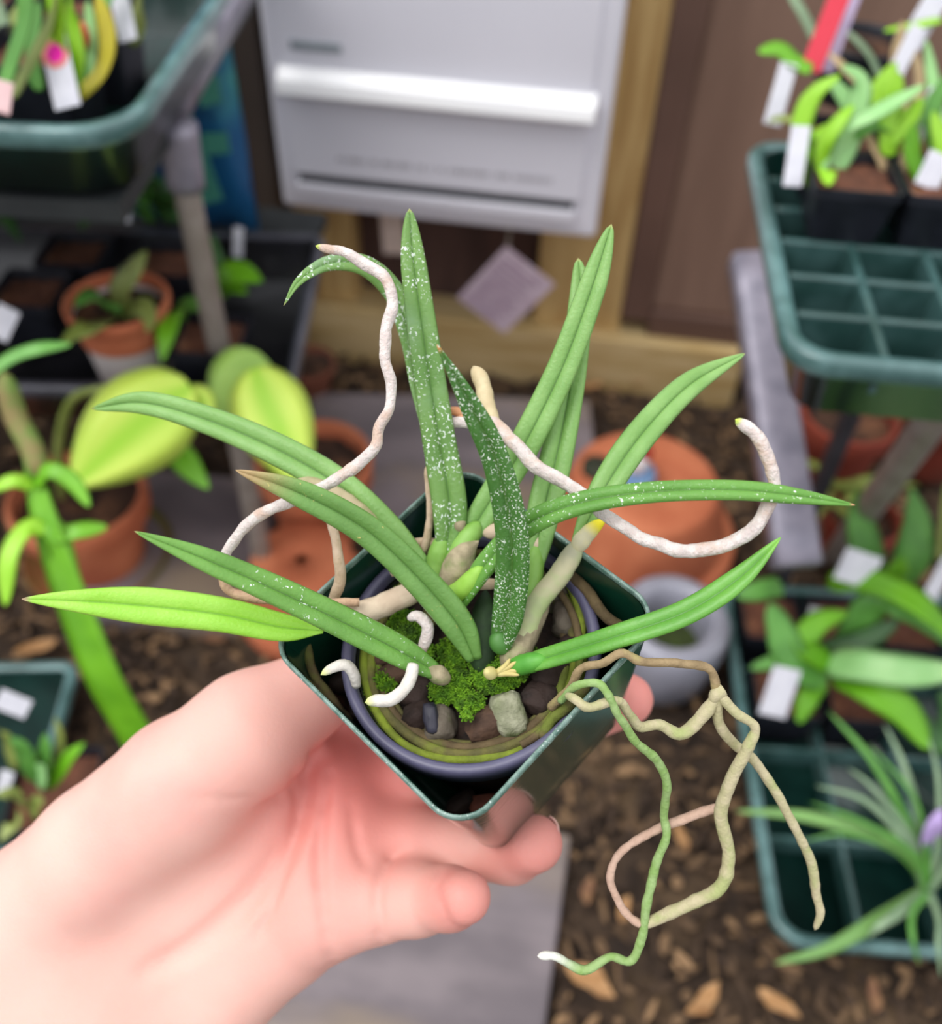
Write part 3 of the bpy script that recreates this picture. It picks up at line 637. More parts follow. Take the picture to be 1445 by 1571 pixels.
rp('seedling', 'fresh lime seedling in the left front pot of the right tray', (1255, 290, .69), [([(1250, 292, .69), (1228, 215, .67), (1245, 150, .66), (1290, 115, .65)], 32, g_bright), ([(1262, 290, .69), (1262, 230, .67), (1285, 190, .66), (1310, 160, .66)], 26, g_bright), ([(1258, 270, .68), (1275, 210, .67), (1340, 175, .66), (1420, 130, .66)], 26, g_pale),
    ([(1265, 290, .69), (1268, 260, .66), (1270, 285, .64)], 30, g_bright), ([(1250, 290, .69), (1238, 240, .68), (1240, 190, .68)], 22, g_strap), ([(1262, 280, .69), (1300, 220, .68), (1320, 130, .67), (1290, 100, .66)], 36, g_pale), ([(1180, 185, .74), (1200, 182, .73), (1235, 188, .72)], 16, g_olive)])
rp('seedling', 'lime seedling with tan stalks in the second front pot of the right tray', (1370, 290, .69), [([(1365, 290, .69), (1350, 240, .68), (1325, 200, .68)], 18, g_tan), ([(1372, 290, .69), (1395, 230, .68), (1410, 190, .68)], 18, g_tan), ([(1365, 240, .68), (1365, 170, .67), (1378, 110, .66)], 36, g_bright), ([(1360, 225, .68), (1390, 190, .67), (1415, 150, .66)], 26, g_bright), ([(1375, 200, .68), (1340, 190, .67), (1310, 215, .67)], 24, g_mid), ([(1385, 215, .68), (1425, 160, .67), (1460, 120, .66)], 22, g_pale)])
rp('seedling', 'green seedling at the right edge of the right tray', (1440, 250, .68), [([(1440, 260, .68), (1430, 180, .67), (1455, 110, .66)], 26, g_mid), ([(1450, 230, .68), (1430, 120, .68), (1420, 60, .67)], 22, g_pale), ([(1445, 30, .76), (1400, 40, .75), (1355, 48, .74)], 14, g_bright)])
rp('leafy_sprig', 'single green leaf reaching left towards the brown panel', (1240, 105, .74), [([(1245, 108, .74), (1215, 92, .74), (1195, 76, .74), (1162, 80, .74)], 30, g_strap), ([(1250, 60, .78), (1230, 20, .77), (1205, -20, .76)], 22, g_grey)])
tag(1197, 145, .745, .014, .046, .12, 'tall white tag nearest the brown panel on the right tray')
tag(1222, 240, .66, .013, .040, -.05, 'white tag in the front left pot of the right tray')
tag(1415, 35, .76, .020, .050, .45, 'broad white tag at the top right of the picture', )
tag(1418, 180, .68, .012, .04, .3, 'narrow white tag behind the second lime seedling')
tag(1432, 262, .66, .018, .024, .3, 'short white tag at the right edge of the right tray')
tag(1385, 90, .74, .013, .05, .35, 'grey-white tag leaning between the tan stalks')
tag(1268, 45, .735, .0165, .062, .25, 'bright red tag at the back of the right tray', m=mat('tag_red', 'e0384c', 'd83044', 50, .45))
tag(1292, 40, .75, .012, .07, .22, 'lilac-grey tag right behind the red tag', m=mat('tag_lilac', 'b9a8c4', 'a898b8', 50, .45))
rp('seedling', 'pale green seedling behind the lime seedling, next to the red tag', (1330, 200, .73), [([(1320, 220, .73), (1300, 160, .72), (1270, 120, .71)], 34, g_pale), ([(1335, 220, .73), (1345, 150, .72), (1375, 95, .71)], 30, g_bright), ([(1330, 215, .73), (1310, 190, .72), (1235, 215, .70)], 26, g_bright), ([(1340, 200, .73), (1400, 175, .71), (1450, 165, .70)], 28, g_bright)])
rp('seedling', 'lime seedling crowding the right edge of the right tray', (1430, 290, .68), [([(1425, 300, .68), (1400, 240, .67), (1400, 190, .66)], 30, g_strap), ([(1435, 300, .68), (1445, 230, .67), (1430, 170, .66)], 32, g_bright), ([(1430, 290, .68), (1460, 250, .67), (1480, 230, .66)], 28, g_pale)])
rp('dry_stalk_plant', 'tan dried stalks leaning in front of the bark pot', (1390, 180, .76), [([(1395, 190, .76), (1375, 110, .75), (1385, 30, .74)], 20, g_tan), ([(1400, 190, .76), (1410, 120, .75), (1395, 60, .74)], 18, g_tan), ([(1350, 120, .78), (1330, 80, .77), (1290, 40, .76)], 14, g_grey), ([(1345, 160, .75), (1300, 110, .74), (1270, 80, .74)], 16, g_tan)])
# bark clump behind
c9 = P(1330, 50, .80); V, Fc = lathe([(.001, 0), (.03, 0), (.034, .015), (.026, .03), (.001, .036)], 18); V = [(x * (1 + .3 * mnoise.noise(Vector((x * 60, y * 60, z * 60)))) , y, z + .012 * mnoise.noise(Vector((x * 90, y * 90, 1)))) for x, y, z in V]
terra('nursery_pot', 'pot of brown bark at the back of the right tray under the broad white tag', c9 - np.array([0, 0, .055]), .042, .05, m=m_bp)
# ---- right shelf frame
rs = thing('shelf_frame', 'grey lilac shelf frame under the upper right tray', 'shelf', (.35, .75, 0))
ea, eb = G(1152, 395, .46), G(1222, 868, .30)
C = np.linspace(ea, eb, 10); V, Fc, A = sweep(C, [(-1, -1, 1), (-1, .8, 1), (-.8, 1, 1), (.8, 1, 1), (1, .8, 1), (1, -1, 1)], (0, -.3, 1), np.full(10, .044), np.full(10, .03)); mesh('side_rail', V, Fc, m_pole2, rs)
xq = WY(1300, 650, .84)[0]
for (x, y) in ((xq, .84), (.64, .56), (.66, .86)):
    bar(rs, (x, y, .0), (x, y, zR - .060), .022, mat('dark_leg', '3c3a40', '302e34', 30, .6), 'post')
o = MB().box((.165, .56, zR - .068), (.66, .77, zR - .057)).build('shelf_top', mat('shelf_dark', '24282a', '2d3132'), rs, smooth=False)
bar(rs, G(1268, 868, .0), P(1470, 590, .72), .030, m_pole, 'brace')
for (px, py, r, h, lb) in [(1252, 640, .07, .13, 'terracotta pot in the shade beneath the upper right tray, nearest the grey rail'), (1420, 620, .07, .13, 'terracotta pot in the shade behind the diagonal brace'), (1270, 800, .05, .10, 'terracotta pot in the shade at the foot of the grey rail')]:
    c = G(px, py, h); terra('flower_pot', lb, (c[0] + .05, c[1] + .02, 0), r, h, m=mat('terracotta_shaded', '7a3020', '8c3c28', 14, .85, c3='5c2c1c'))  # shade under the tray painted in as a darker, redder terracotta
pl = thing('shade_plant', 'dim olive plant in the shade beneath the right tray', 'plant', G(1290, 760, .12))
for k in range(12): arch(pl, G(1295, 760, .12) + np.array([random.uniform(-.03, .03), random.uniform(-.02, .02), 0]), random.uniform(-3.6, .4), random.uniform(.05, .1), .02, random.uniform(40, 80), random.uniform(-30, 20), g_olive, n=12, shape=ovate)
# ---- right lower tray on the ground
FL2 = G(1188, 1448, .055); BL2 = G(1103, 890, .055); dv = BL2 - FL2; r2 = math.atan2(-dv[0], dv[1]); Ly2 = float(np.hypot(dv[0], dv[1]))
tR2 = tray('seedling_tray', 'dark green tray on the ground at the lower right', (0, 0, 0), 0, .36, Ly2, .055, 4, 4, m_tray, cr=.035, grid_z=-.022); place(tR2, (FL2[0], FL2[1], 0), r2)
e1 = np.array([math.cos(r2), math.sin(r2), 0]); e2 = np.array([-math.sin(r2), math.cos(r2), 0])
def inT(x, y, z): return np.array([FL2[0], FL2[1], 0]) + e1 * x + e2 * y + np.array([0, 0, z])
cx_ = lambda i: .012 + .084 * (i + .5)
cy_ = lambda j: .012 + (Ly2 - .024) / 4 * (j + .5)
for (x, y, lb) in [(cx_(0), cy_(3), 'black square nursery pot at the back left of the lower right tray'), (cx_(1), cy_(3), 'black square nursery pot at the back middle of the lower right tray'), (cx_(0), cy_(2), 'black square nursery pot second from the back at the left of the lower right tray'), (cx_(1), cy_(2), 'black square nursery pot under the wide pale leaf on the lower right tray'), (cx_(2), cy_(3), 'black square nursery pot at the back right of the lower right tray')]:
    copy_tree(bpot, lb, inT(x, y, .004), r2, .98)
def px_plant(name, lab, base, leaves, shape=None):
    pl = thing(name, lab, 'plant', P(*base))
    for pts, w, m in leaves: blade(pl, pts, m, w, tip=.45, shape=shape)
    return pl
px_plant('broad_strap_plant', 'wide green strap-leaved plant spreading over the back of the lower right tray', (1300, 1000, 1.02), [
    ([(1290, 1010, 1.03), (1340, 925, .99), (1400, 935, .97), (1470, 995, .97)], 52, g_mid), ([(1270, 890, 1.02), (1330, 890, .98), (1400, 920, .95), (1470, 985, .94)], 44, g_strap), ([(1270, 1015, 1.0), (1320, 1020, .96), (1390, 1030, .94), (1480, 1030, .93)], 54, g_pale),
    ([(1285, 1030, 1.0), (1340, 1060, .96), (1390, 1095, .95), (1425, 1150, .95)], 54, g_strap), ([(1270, 1040, 1.0), (1220, 1020, .98), (1195, 960, .98), (1180, 925, .98)], 54, g_mid), ([(1275, 1020, 1.0), (1235, 990, .98), (1255, 955, .98), (1300, 940, .98)], 40, g_strap)])
px_plant('broad_strap_plant', 'mid-green leaved plant beside the narrow white tag of the lower right tray', (1250, 1050, 1.03), [([(1260, 1040, 1.0), (1240, 1070, .98), (1225, 1110, .98)], 34, g_strap), ([(1265, 1035, 1.0), (1210, 1015, .98), (1150, 1025, .98)], 28, g_mid), ([(1200, 900, 1.06), (1170, 905, 1.05), (1130, 915, 1.05)], 34, g_mid), ([(1260, 1000, 1.02), (1330, 980, 1.0), (1380, 950, .99)], 34, g_dark)])
px_plant('paddle_leaf_plant', 'plant with upright rounded dull-green leaves beside the diagonal brace', (1360, 900, 1.05), [([(1345, 900, 1.06), (1330, 850, 1.05), (1318, 800, 1.04), (1315, 752, 1.03)], 56, g_mid), ([(1380, 900, 1.06), (1400, 850, 1.04), (1405, 800, 1.03), (1398, 750, 1.02)], 58, g_mid), ([(1370, 900, 1.05), (1375, 880, 1.03), (1385, 855, 1.02)], 44, g_strap)], shape=ovate)
px_plant('broad_strap_plant', 'dark green leaved plant at the right edge of the lower right tray', (1440, 1130, .98), [([(1460, 1150, .98), (1420, 1120, .97), (1390, 1090, .96)], 40, g_dark), ([(1450, 1150, .98), (1455, 1090, .97), (1440, 1060, .96)], 34, g_dark), ([(1440, 860, 1.04), (1446, 800, 1.02), (1450, 740, 1.0)], 12, g_olive)])
tag(1316, 872, .98, .040, .036, .25, 'large white tag next to the rounded dull-green leaves')
tag(1196, 1062, .95, .028, .055, .12, 'narrow white tag on the left of the lower right tray')
tag(1255, 945, 1.0, .022, .018, .1, 'small white tag between the green leaves of the lower right tray')
tag(1440, 890, .95, .016, .05, .3, 'white tag at the right edge over the lower right tray')
# air plant
ap = thing('air_plant', 'grey-green grassy air plant on the front of the lower right tray', 'plant', P(1428, 1372, .90))
AP = [((1390, 1300), (1250, 1255), (1128, 1244), 26), ((1350, 1410), (1270, 1455), (1188, 1478), 26), ((1400, 1280), (1340, 1170), (1270, 1090), 18), ((1410, 1260), (1385, 1170), (1355, 1110), 16), ((1395, 1300), (1330, 1230), (1250, 1205), 14), ((1400, 1290), (1340, 1210), (1300, 1178), 14),
      ((1400, 1310), (1320, 1260), (1240, 1230), 12), ((1380, 1400), (1350, 1420), (1330, 1440), 20), ((1440, 1290), (1440, 1200), (1425, 1130), 14), ((1455, 1320), (1470, 1230), (1475, 1180), 14), ((1400, 1400), (1400, 1440), (1410, 1480), 12), ((1440, 1410), (1440, 1450), (1445, 1500), 12), ((1380, 1310), (1300, 1280), (1230, 1290), 10), ((1420, 1300), (1400, 1220), (1330, 1140), 10)]
for a, b, c_, w in AP: blade(ap, [(1425, 1368, .90), (a[0], a[1], .87), (b[0], b[1], .85), (c_[0], c_[1], .86)], random.choice([g_grey, g_mid, g_grey]) if w < 24 else mleaf('leaf_airplant', '6f9c52', '7dac5c'), w, tip=.7, basew=1)
blade(ap, [(1425, 1300, .88), (1430, 1280, .86), (1436, 1262, .85), (1446, 1240, .85)], mat('petal_lilac', 'c0a8dc', 'b49cd2', 40, .6), 40, shape=ovate, name='flower', plabel='lilac flower')

# ================================================================== THE HELD POTS
m_green = mat('dark_green_plastic', '0f3a2c', '14422f', 40, .22, spec=.7, coat=.6, bump=.00012, bscale=300)
m_rimw = mat('worn_rim', '4d6e62', '7c968c', 260, .35, coat=.3, speck=('cdd8d2', 1600, .63, .4))
def rrect(a, r, n=8):
    pts = []
    for cx, cy, s in ((a - r, a - r, 0), (-a + r, a - r, 90), (-a + r, -a + r, 180), (a - r, -a + r, 270)):
        for i in range(n + 1):
            t = math.radians(s + 90 * i / n); pts.append((cx + r * math.cos(t), cy + r * math.sin(t)))
    return pts
def lathe_like(rings, closed=True):
    V = []; k = len(rings[0])
    for r in rings: V += list(r)
    Fc = [(i * k + j, i * k + (j + 1) % k, (i + 1) * k + (j + 1) % k, (i + 1) * k + j) for i in range(len(rings) - 1) for j in range(k)]
    return V, Fc, k
def sqring(a, r, h): return [PO(x, y, h) for x, y in rrect(a, r)]
pot_base = PO(0, 0, -.086)
sq = thing('square_pot', 'dark green square plastic pot resting in the palm', 'pot', pot_base)
S = .0415; HP = .085; TP = .80
def half(h): return S * (1 - (1 - TP) * (-h) / HP)
rings = [sqring(half(h), .011 - .003 * (-h / HP), h) for h in (-.002, -.02, -.04, -.06, -.078)] + [sqring(half(-.085) - .001, .008, -.085)]
inn = [sqring(half(h) - .001, .0105 - .003 * (-h / HP), h) for h in (-.084, -.078, -.06, -.04, -.02, -.002)]
V, Fc, k = lathe_like(rings + inn)
n = len(rings); Fc += [tuple((n - 1) * k + j for j in range(k))]; Fc += [tuple(n * k + j for j in range(k))[::-1]]
Fc = [f for f in Fc if not (len(f) == 4 and f[0] // k == n - 1)]
mesh('wall', V, Fc, m_green, sq)
lipw = .0011
V, Fc, k = lathe_like([sqring(S - .0011, .010, -.002), sqring(S - .0011, .010, -.0002), sqring(S - .0008, .0105, .0002), sqring(S - .0002, .0112, .0002), sqring(S + .0002, .0115, -.0004), sqring(S + .0002, .0115, -.0018)])
mesh('rim', V, Fc, m_rimw, sq, plabel='pale worn rim')

# round inner pot
m_black = mat('black_plastic', '54526c', '605e7a', 60, .4, spec=.6, bump=.0001, bscale=400)
HB = -.012; RB = .0392; CBX, CBY = 0.0005, .0005
def cring(r, h, n=72): return [PO(CBX + r * math.cos(t), CBY + r * math.sin(t), h) for t in np.linspace(0, 2 * math.pi, n, endpoint=False)]
rp_ = thing('round_pot', 'black round plastic pot nested inside the green square pot', 'pot', PO(0, 0, -.078))
V, Fc, k = lathe_like([cring(.0355, HB - .004), cring(.0358, HB - .0008), cring(.0366, HB), cring(.0384, HB), cring(RB, HB - .001), cring(RB, HB - .0075), cring(.0376, HB - .008)])
mesh('rim', V, Fc, m_black, rp_)
V, Fc, k = lathe_like([cring(.0374, HB - .0075), cring(.0275, -.0765), cring(.001, -.0765), cring(.001, -.0755), cring(.0265, -.0755), cring(.0352, HB - .0045)])
mesh('wall', V, Fc, mat('black_wall', '1d1e26', '262731', 60, .5), rp_)

# potting medium (past counting) + separate chunks + moss
m_med = mat('bark_medium', '1c120d', '33231a', 300, .9, bump=.0008, bscale=500)
V = []; nr, na = 14, 60
for i in range(nr):
    r = .0352 * (i / (nr - 1))
    for j in range(na):
        a = 2 * math.pi * j / na; x, y = r * math.cos(a), r * math.sin(a)
        h = -.0245 + .003 * mnoise.noise(Vector((x * 150, y * 150, 2))) + .0015 * mnoise.noise(Vector((x * 500, y * 500, 2))) + .004 * math.exp(-(r / .016) ** 2)
        V.append(PO(CBX + x, CBY + y, h))
Fc = [(i * na + j, i * na + (j + 1) % na, (i + 1) * na + (j + 1) % na, (i + 1) * na + j) for i in range(nr - 1) for j in range(na)]
mesh('potting_bark', V, Fc, m_med, kind='stuff', label='dark fine bark filling the round black pot', cat='potting medium')
# bark debris at the bottom between the pots
V, Fc, k = lathe_like([sqring(.0335, .008, -.060), sqring(.0335, .008, -.056)]); Fc += [tuple(k + j for j in range(k)), tuple(range(k))[::-1]]
def chunk(c, s, m, seed, name='bark_chunk', **kw):
    """an angular lump: c pot coords (a, b, h), s sizes"""
    V, Fc = [], []
    na_, nr_ = 12, 8; ax = Vector((random.uniform(-1, 1), random.uniform(-1, 1), random.uniform(-.3, .3))).normalized(); ang = random.uniform(0, 3)
    Rm = np.array(Matrix.Rotation(ang, 3, 'Z')) @ np.array(Matrix.Rotation(random.uniform(-.5, .5), 3, 'X'))
    for i in range(nr_ + 1):
        ph = math.pi * i / nr_
        for j in range(na_):
            th = 2 * math.pi * j / na_
            v = np.array([math.sin(ph) * math.cos(th), math.sin(ph) * math.sin(th), math.cos(ph)])
            v = np.sign(v) * np.abs(v) ** .62
            v *= 1 + .22 * mnoise.noise(Vector(v * 1.7) + Vector((seed, 0, 0)))+ .08 * mnoise.noise(Vector(v * 5) + Vector((seed, 0, 0)))
            q = Rm @ (v * np.array(s) / 2); V.append(PO(c[0] + q[0], c[1] + q[1], c[2] + q[2]))
    for i in range(nr_):
        for j in range(na_): Fc.append((i * na_ + j, i * na_ + (j + 1) % na_, (i + 1) * na_ + (j + 1) % na_, (i + 1) * na_ + j))
    return mesh(name, V, Fc, m, **kw)
def potc(px, py, h):      # pixel -> pot coords on the plane h
    X = (Q(px, py, h) - C0) @ M - PT; return X @ PR[:, 0], X @ PR[:, 1], h
m_bark1 = mat('bark_brown', '5d4434', '3a281e', 160, .85, bump=.0006, bscale=500)
m_bark2 = mat('bark_grey', '6e6558', '4f4438', 160, .85, bump=.0006, bscale=500, c3='5f6a33')
m_bark3 = mat('bark_dark', '33231d', '221713', 160, .8, bump=.0006, bscale=500)
m_bark4 = mat('bark_red', '7a4433', '5c3226', 160, .8, bump=.0006, bscale=500)
CHK = [(676, 1112, .011, .009, .009, m_bark2, 'grey-brown bark chunk beside the black chip at the front'), (752, 1112, .016, .009, .010, m_bark1, 'large brown bark chunk against the left of the pale stone'), (845, 1030, .013, .011, .009, m_bark3, 'dark bark chunk under the lowest right leaf'), (880, 1000, .010, .009, .008, m_bark3, 'dark bark chunk at the right wall of the round pot'),
       (645, 1100, .010, .008, .009, m_bark3, 'dark bark chunk left of the black chip'), (828, 1072, .011, .010, .009, m_bark3, 'dark bark chunk right of the pale stone'), (612, 1030, .014, .007, .007, m_bark1, 'long brown bark chunk between the two short white roots'), (585, 1000, .011, .008, .008, m_bark1, 'brown bark chunk under the dusty lower left leaf'), (640, 1062, .010, .009, .008, m_bark3, 'dark bark chunk touching the bent white root'),
       (872, 950, .012, .010, .009, m_bark2, 'grey mossy bark chunk behind the lowest right leaf'), (850, 915, .010, .009, .009, m_bark2, 'grey bark chunk at the far right under the pale stem'), (600, 930, .012, .009, .008, m_bark3, 'dark bark chunk behind the beige sheath'), (660, 880, .010, .009, .008, m_bark1, 'brown bark chunk at the foot of the tall dusty leaf'), (735, 870, .010, .008, .008, m_bark3, 'dark bark chunk at the back between the green sheaths')]
for i, (px, py, a, b, c, m, lb) in enumerate(CHK):
    chunk(potc(px, py, -.0215), (a, b, c), m, i * 3.3, label=lb, cat='bark', group='bark chunks in the round pot')
chunk(potc(780, 1095, -.019), (.010, .013, .008), mat('pale_stone', 'a3a389', '7d8064', 220, .85, c3='5f7034', bump=.0010, bscale=500), 77, 'stone', label='pale mossy stone at the front of the round black pot', cat='stone')
chunk(potc(661, 1102, -.017), (.0045, .0095, .004), mat('black_chip', '2d2c38', '393846', 60, .5), 13, 'plastic_chip', label='small black chip among the bark near the front of the pot', cat='chip')
for i, (px, py, m, lb) in enumerate([(745, 1232, m_bark4, 'reddish bark piece deep in the front corner of the square pot'), (712, 1225, m_bark3, 'dark bark piece deep in the front corner of the square pot'), (560, 1110, m_bark3, 'dark bark piece wedged along the left front wall of the square pot'), (470, 1010, m_bark3, 'dark bark piece in the left corner of the square pot')]):
    a, b, h = potc(px, py, -.052 if i < 2 else -.04)
    q = np.array([a, b]); q = np.clip(q, -half(-.05) + .006, half(-.05) - .006)
    if np.hypot(*q) < .037: q = q / np.hypot(*q) * .0375
    chunk((q[0], q[1], -.05 if i < 2 else -.035), (.010, .006, .006), m, 50 + i, label=lb, cat='bark', group='bark pieces between the pots')

m_moss = mat('moss', '4f7d10', '79a81c', 500, .85, c3='3a5c10')
mo = MB()
def tuft(px, py, rpx, h, n, tall=.0022):
    for _ in range(n):
        a = random.uniform(0, 2 * math.pi); rr = rpx * math.sqrt(random.random())
        hh = h + .0035 * (1 - (rr / rpx) ** 2)
        c = Q(px + rr * math.cos(a), py + rr * .85 * math.sin(a), hh)
        up = UPW + np.array([random.uniform(-.8, .8) for _ in range(3)]); up /= np.linalg.norm(up)
        s = np.cross(up, [random.uniform(-1, 1) for _ in range(3)]); s /= np.linalg.norm(s); s2 = np.cross(up, s); w = .00045; t = tall * random.uniform(.6, 1.2)
        c = c - up * .001
        mo.add([c + s * w, c - s * w * .5 + s2 * w * .86, c - s * w * .5 - s2 * w * .86, c + up * t + s * w * .6, c + up * t - s * w * .3 + s2 * w * .5, c + up * t - s * w * .3 - s2 * w * .5],
               [(0, 1, 4, 3), (1, 2, 5, 4), (2, 0, 3, 5), (3, 4, 5), (2, 1, 0)])
for a in [(760, 1030, 42, -.019, 1100), (690, 1052, 36, -.020, 800), (720, 1078, 22, -.018, 320), (624, 962, 30, -.0165, 650), (800, 1010, 30, -.019, 500), (585, 1045, 24, -.021, 260), (650, 1010, 26, -.021, 260), (790, 1030, 20, -.018, 240), (716, 1098, 8, -.014, 60), (700, 1000, 30, -.02, 350)]: tuft(*a)
for _ in range(900):                                # algae line along the inner wall at the front
    t = random.uniform(0, 2 * math.pi); 
    c = PO(CBX + .0350 * math.cos(t), CBY + .0350 * math.sin(t), random.uniform(-.0215, -.0185)); w = .0006
    mo.add([c + np.array(v) * w for v in ((1, 0, 0), (0, 1, 0), (0, 0, 1), (-1, -1, -1))], [(0, 1, 2), (0, 3, 1), (1, 3, 2), (0, 2, 3)])
mo.build('moss', m_moss, kind='stuff', smooth=False, label='bright green moss growing on the bark in the round pot', cat='moss')

# ================================================================== THE ORCHID
orchid = thing('orchid', 'orchid with thick grooved green leaves and white aerial roots', 'orchid', Q(752, 1030, -.020))
def leafm(name, c1, c2, spk=None, tip=('a8a868', .985, 1), mid=('4f7a2e', .10), **k):
    return mat(name, c1, c2, 60, .40, tip=tip, mid=mid, speck=spk, sss=.06, bump=.00022, bscale=900, spec=.4, c3=k.pop('c3x', None), **k)
m_lf = leafm('leaf_green', '6a9242', '78a04e'); m_lfs = leafm('leaf_green_dusty', '608a42', '70984e', ('dfe8e0', 1100, .575, .42), c3x='86a684')
m_lfj = leafm('leaf_green_clean', '5e8e3c', '6ea048', ('e2ebe2', 1000, .63, .50))
m_lfd = leafm('leaf_dark_speckled', '4a7a34', '3f6e2c', ('e8eee4', 1700, .575, .34), tip=('d88a4a', .97, .995))
m_lfl = leafm('leaf_light', '78a456', '88b266'); m_lfy = leafm('leaf_lime', '8fca3a', '9fd650', tip=('a58a70', .96, .995), mid=('78b02c', .12))
m_lff = leafm('leaf_mid_speckled', '5a8e38', '689c44', ('e8f2e4', 1000, .62, .44), tip=('e8a080', .985, .998))
m_lfe = leafm('leaf_rusty_tip', '648f46', '729e52', ('c2b46a', 900, .66, .5), tip=('b09468', .78, .99))
def leaf(pts, m, w=None, thick=.62, roll=0., tip=.24, basew=.75, n=70, up=None, plabel=None, pw=.7):
    if w is not None: pts = [tuple(p[:3]) + (w,) for p in pts]
    C, wd = pxpath(pts, n); wd = wd * wprof(n, tip=tip, basew=basew, pw=pw)
    V, Fc, A = sweep(C, FLESHY, up if up is not None else to_cam, wd, wd * thick, roll)
    return mesh('leaf', V, Fc, m, orchid, at=A, plabel=plabel)
# back leaves first
leaf([(692, 880, .290, 24), (682, 760, .290, 26), (658, 660, .292, 26), (640, 590, .294, 26), (628, 520, .295, 32), (605, 450, .293, 38), (560, 408, .288, 38), (505, 404, .283, 34), (460, 430, .279, 30), (435, 469, .277, 22)], m_lfs, roll=-.5, tip=.3, basew=.8, plabel='leaf curling over to the left')
leaf([(683, 850, .284, 36), (690, 780, .283, 54), (671, 660, .281, 52), (650, 520, .279, 48), (634, 400, .277, 40), (628, 320, .276, 32)], m_lfs, roll=-.12, tip=.18, pw=.5, plabel='tall dusty leaf')
leaf([(812, 890, .285, 34), (835, 780, .285, 52), (858, 680, .286, 50), (880, 560, .287, 42), (890, 460, .287, 36), (887, 396, .287, 30)], m_lfl, roll=.1, tip=.16, pw=.5)
leaf([(706, 842, .286, 36), (748, 775, .285, 46), (800, 690, .283, 50), (860, 570, .280, 48), (905, 450, .277, 44), (938, 344, .275, 36)], m_lfl, roll=.2, tip=.18, pw=.55, plabel='long upright leaf')
leaf([(886, 832, .279, 28), (930, 745, .281, 48), (985, 665, .285, 50), (1058, 590, .291, 42), (1143, 542, .297, 30)], m_lfl, roll=.25, tip=.3, n=80, plabel='leaf arching out to the right')
leaf([(650, 868, .287, 34), (590, 808, .286, 50), (520, 745, .289, 52), (430, 692, .293, 50), (320, 645, .298, 44), (220, 618, .302, 36), (140, 627, .305, 26)], m_lfl, roll=-.1, tip=.16, plabel='long leaf reaching to the upper left')
leaf([(496, 968, .2735, 20), (430, 962, .2725, 44), (340, 943, .271, 54), (230, 930, .269, 58), (120, 922, .266, 50), (33, 919, .263, 40)], m_lfy, thick=.5, roll=-.05, tip=.42, basew=.4, plabel='smooth lime-green leaf')
leaf([(728, 1012, .2790, 34), (700, 955, .274, 52), (640, 885, .269, 52), (560, 812, .264, 50), (460, 757, .259, 44), (361, 721, .256, 32)], m_lfe, roll=.25, tip=.24, plabel='leaf with a rusty speckled tip')
leaf([(705, 928, .279, 30), (745, 866, .272, 40), (810, 805, .265, 44), (890, 772, .259, 42), (1000, 755, .253, 38), (1130, 752, .249, 36), (1230, 762, .248, 32), (1312, 775, .248, 26)], m_lff, roll=.6, thick=.85, tip=.2, n=90, plabel='long speckled leaf reaching right')
leaf([(800, 1020, .275, 34), (860, 1003, .268, 36), (950, 975, .2595, 40), (1050, 940, .256, 42), (1130, 890, .254, 40), (1198, 824, .252, 30)], mat('leaf_bright', '5c9a38', '6aa842', 60, .38, tip=('7fbf4a', .9, 1), mid=('4f8a30', .10), sss=.08, bump=.00018, bscale=700), roll=.35, tip=.24)
leaf([(668, 1030, .275, 36), (600, 992, .269, 50), (500, 942, .262, 50), (400, 895, .256, 46), (300, 852, .251, 38), (206, 815, .247, 26)], m_lfj, roll=-.25, tip=.26, plabel='dusty leaf reaching to the lower left')
leaf([(768, 990, .277, 46), (782, 920, .269, 56), (785, 820, .258, 56), (762, 710, .248, 48), (718, 615, .240, 40), (670, 528, .234, 28)], m_lfd, roll=.42, thick=.75, tip=.28, n=80, plabel='dark white-speckled leaf pointing at the viewer')

# stems and sheaths
m_sh = mat('sheath_green', '78a844', '8ab858', 120, .5, sss=.05); m_shp = mat('sheath_pale', 'b9c98a', 'cfc8a2', 120, .6, stretch=(1, 1, 1), c3='a8a58c')
m_shd = mat('sheath_dry', 'b0a284', '8f8468', 260, .8, c3='7c8a52', bump=.0003, bscale=600)
m_shb = mat('sheath_beige', 'c9b39a', 'd8c6ac', 160, .7, tip=('a8c850', .7, 1), bump=.0003, bscale=400)
def stem(pts, m, name='leaf_sheath', **k): return root_tube(pts, m, orchid, name, bump=.05, wob=.0002, n=30, both=True, **k)
stem([(712, 905, .286, 26), (676, 900, .287, 34), (672, 865, .2865, 34), (678, 820, .284, 34)], m_sh)
stem([(690, 925, .286, 34), (690, 880, .286, 36), (712, 835, .284, 36), (735, 800, .284, 34)], m_sh)
stem([(682, 945, .283, 36), (690, 920, .280, 34), (718, 895, .276, 30), (740, 868, .2725, 28)], mat('sheath_lime', '86b83c', '98c850', 120, .5))
stem([(690, 935, .283, 22), (693, 890, .283, 42), (712, 850, .282, 40), (735, 830, .281, 14)], m_shd, plabel='dry papery sheath')
stem([(795, 1000, .279, 34), (822, 930, .281, 34), (860, 880, .281, 34), (890, 828, .279, 32)], m_shp)
stem([(775, 1030, .279, 44), (800, 985, .280, 42), (830, 930, .283, 28), (838, 900, .284, 10)], m_shd, plabel='dry papery sheath')
stem([(800, 985, .281, 30), (812, 930, .284, 32), (820, 870, .285, 30), (822, 830, .286, 24)], m_sh)
stem([(820, 900, .286, 26), (822, 840, .287, 28), (830, 800, .288, 16)], m_shb)
stem([(655, 905, .284, 22), (620, 915, .284, 36), (570, 935, .284, 36), (525, 945, .280, 30), (488, 966, .275, 22)], m_shb, plabel='thick beige sheath')
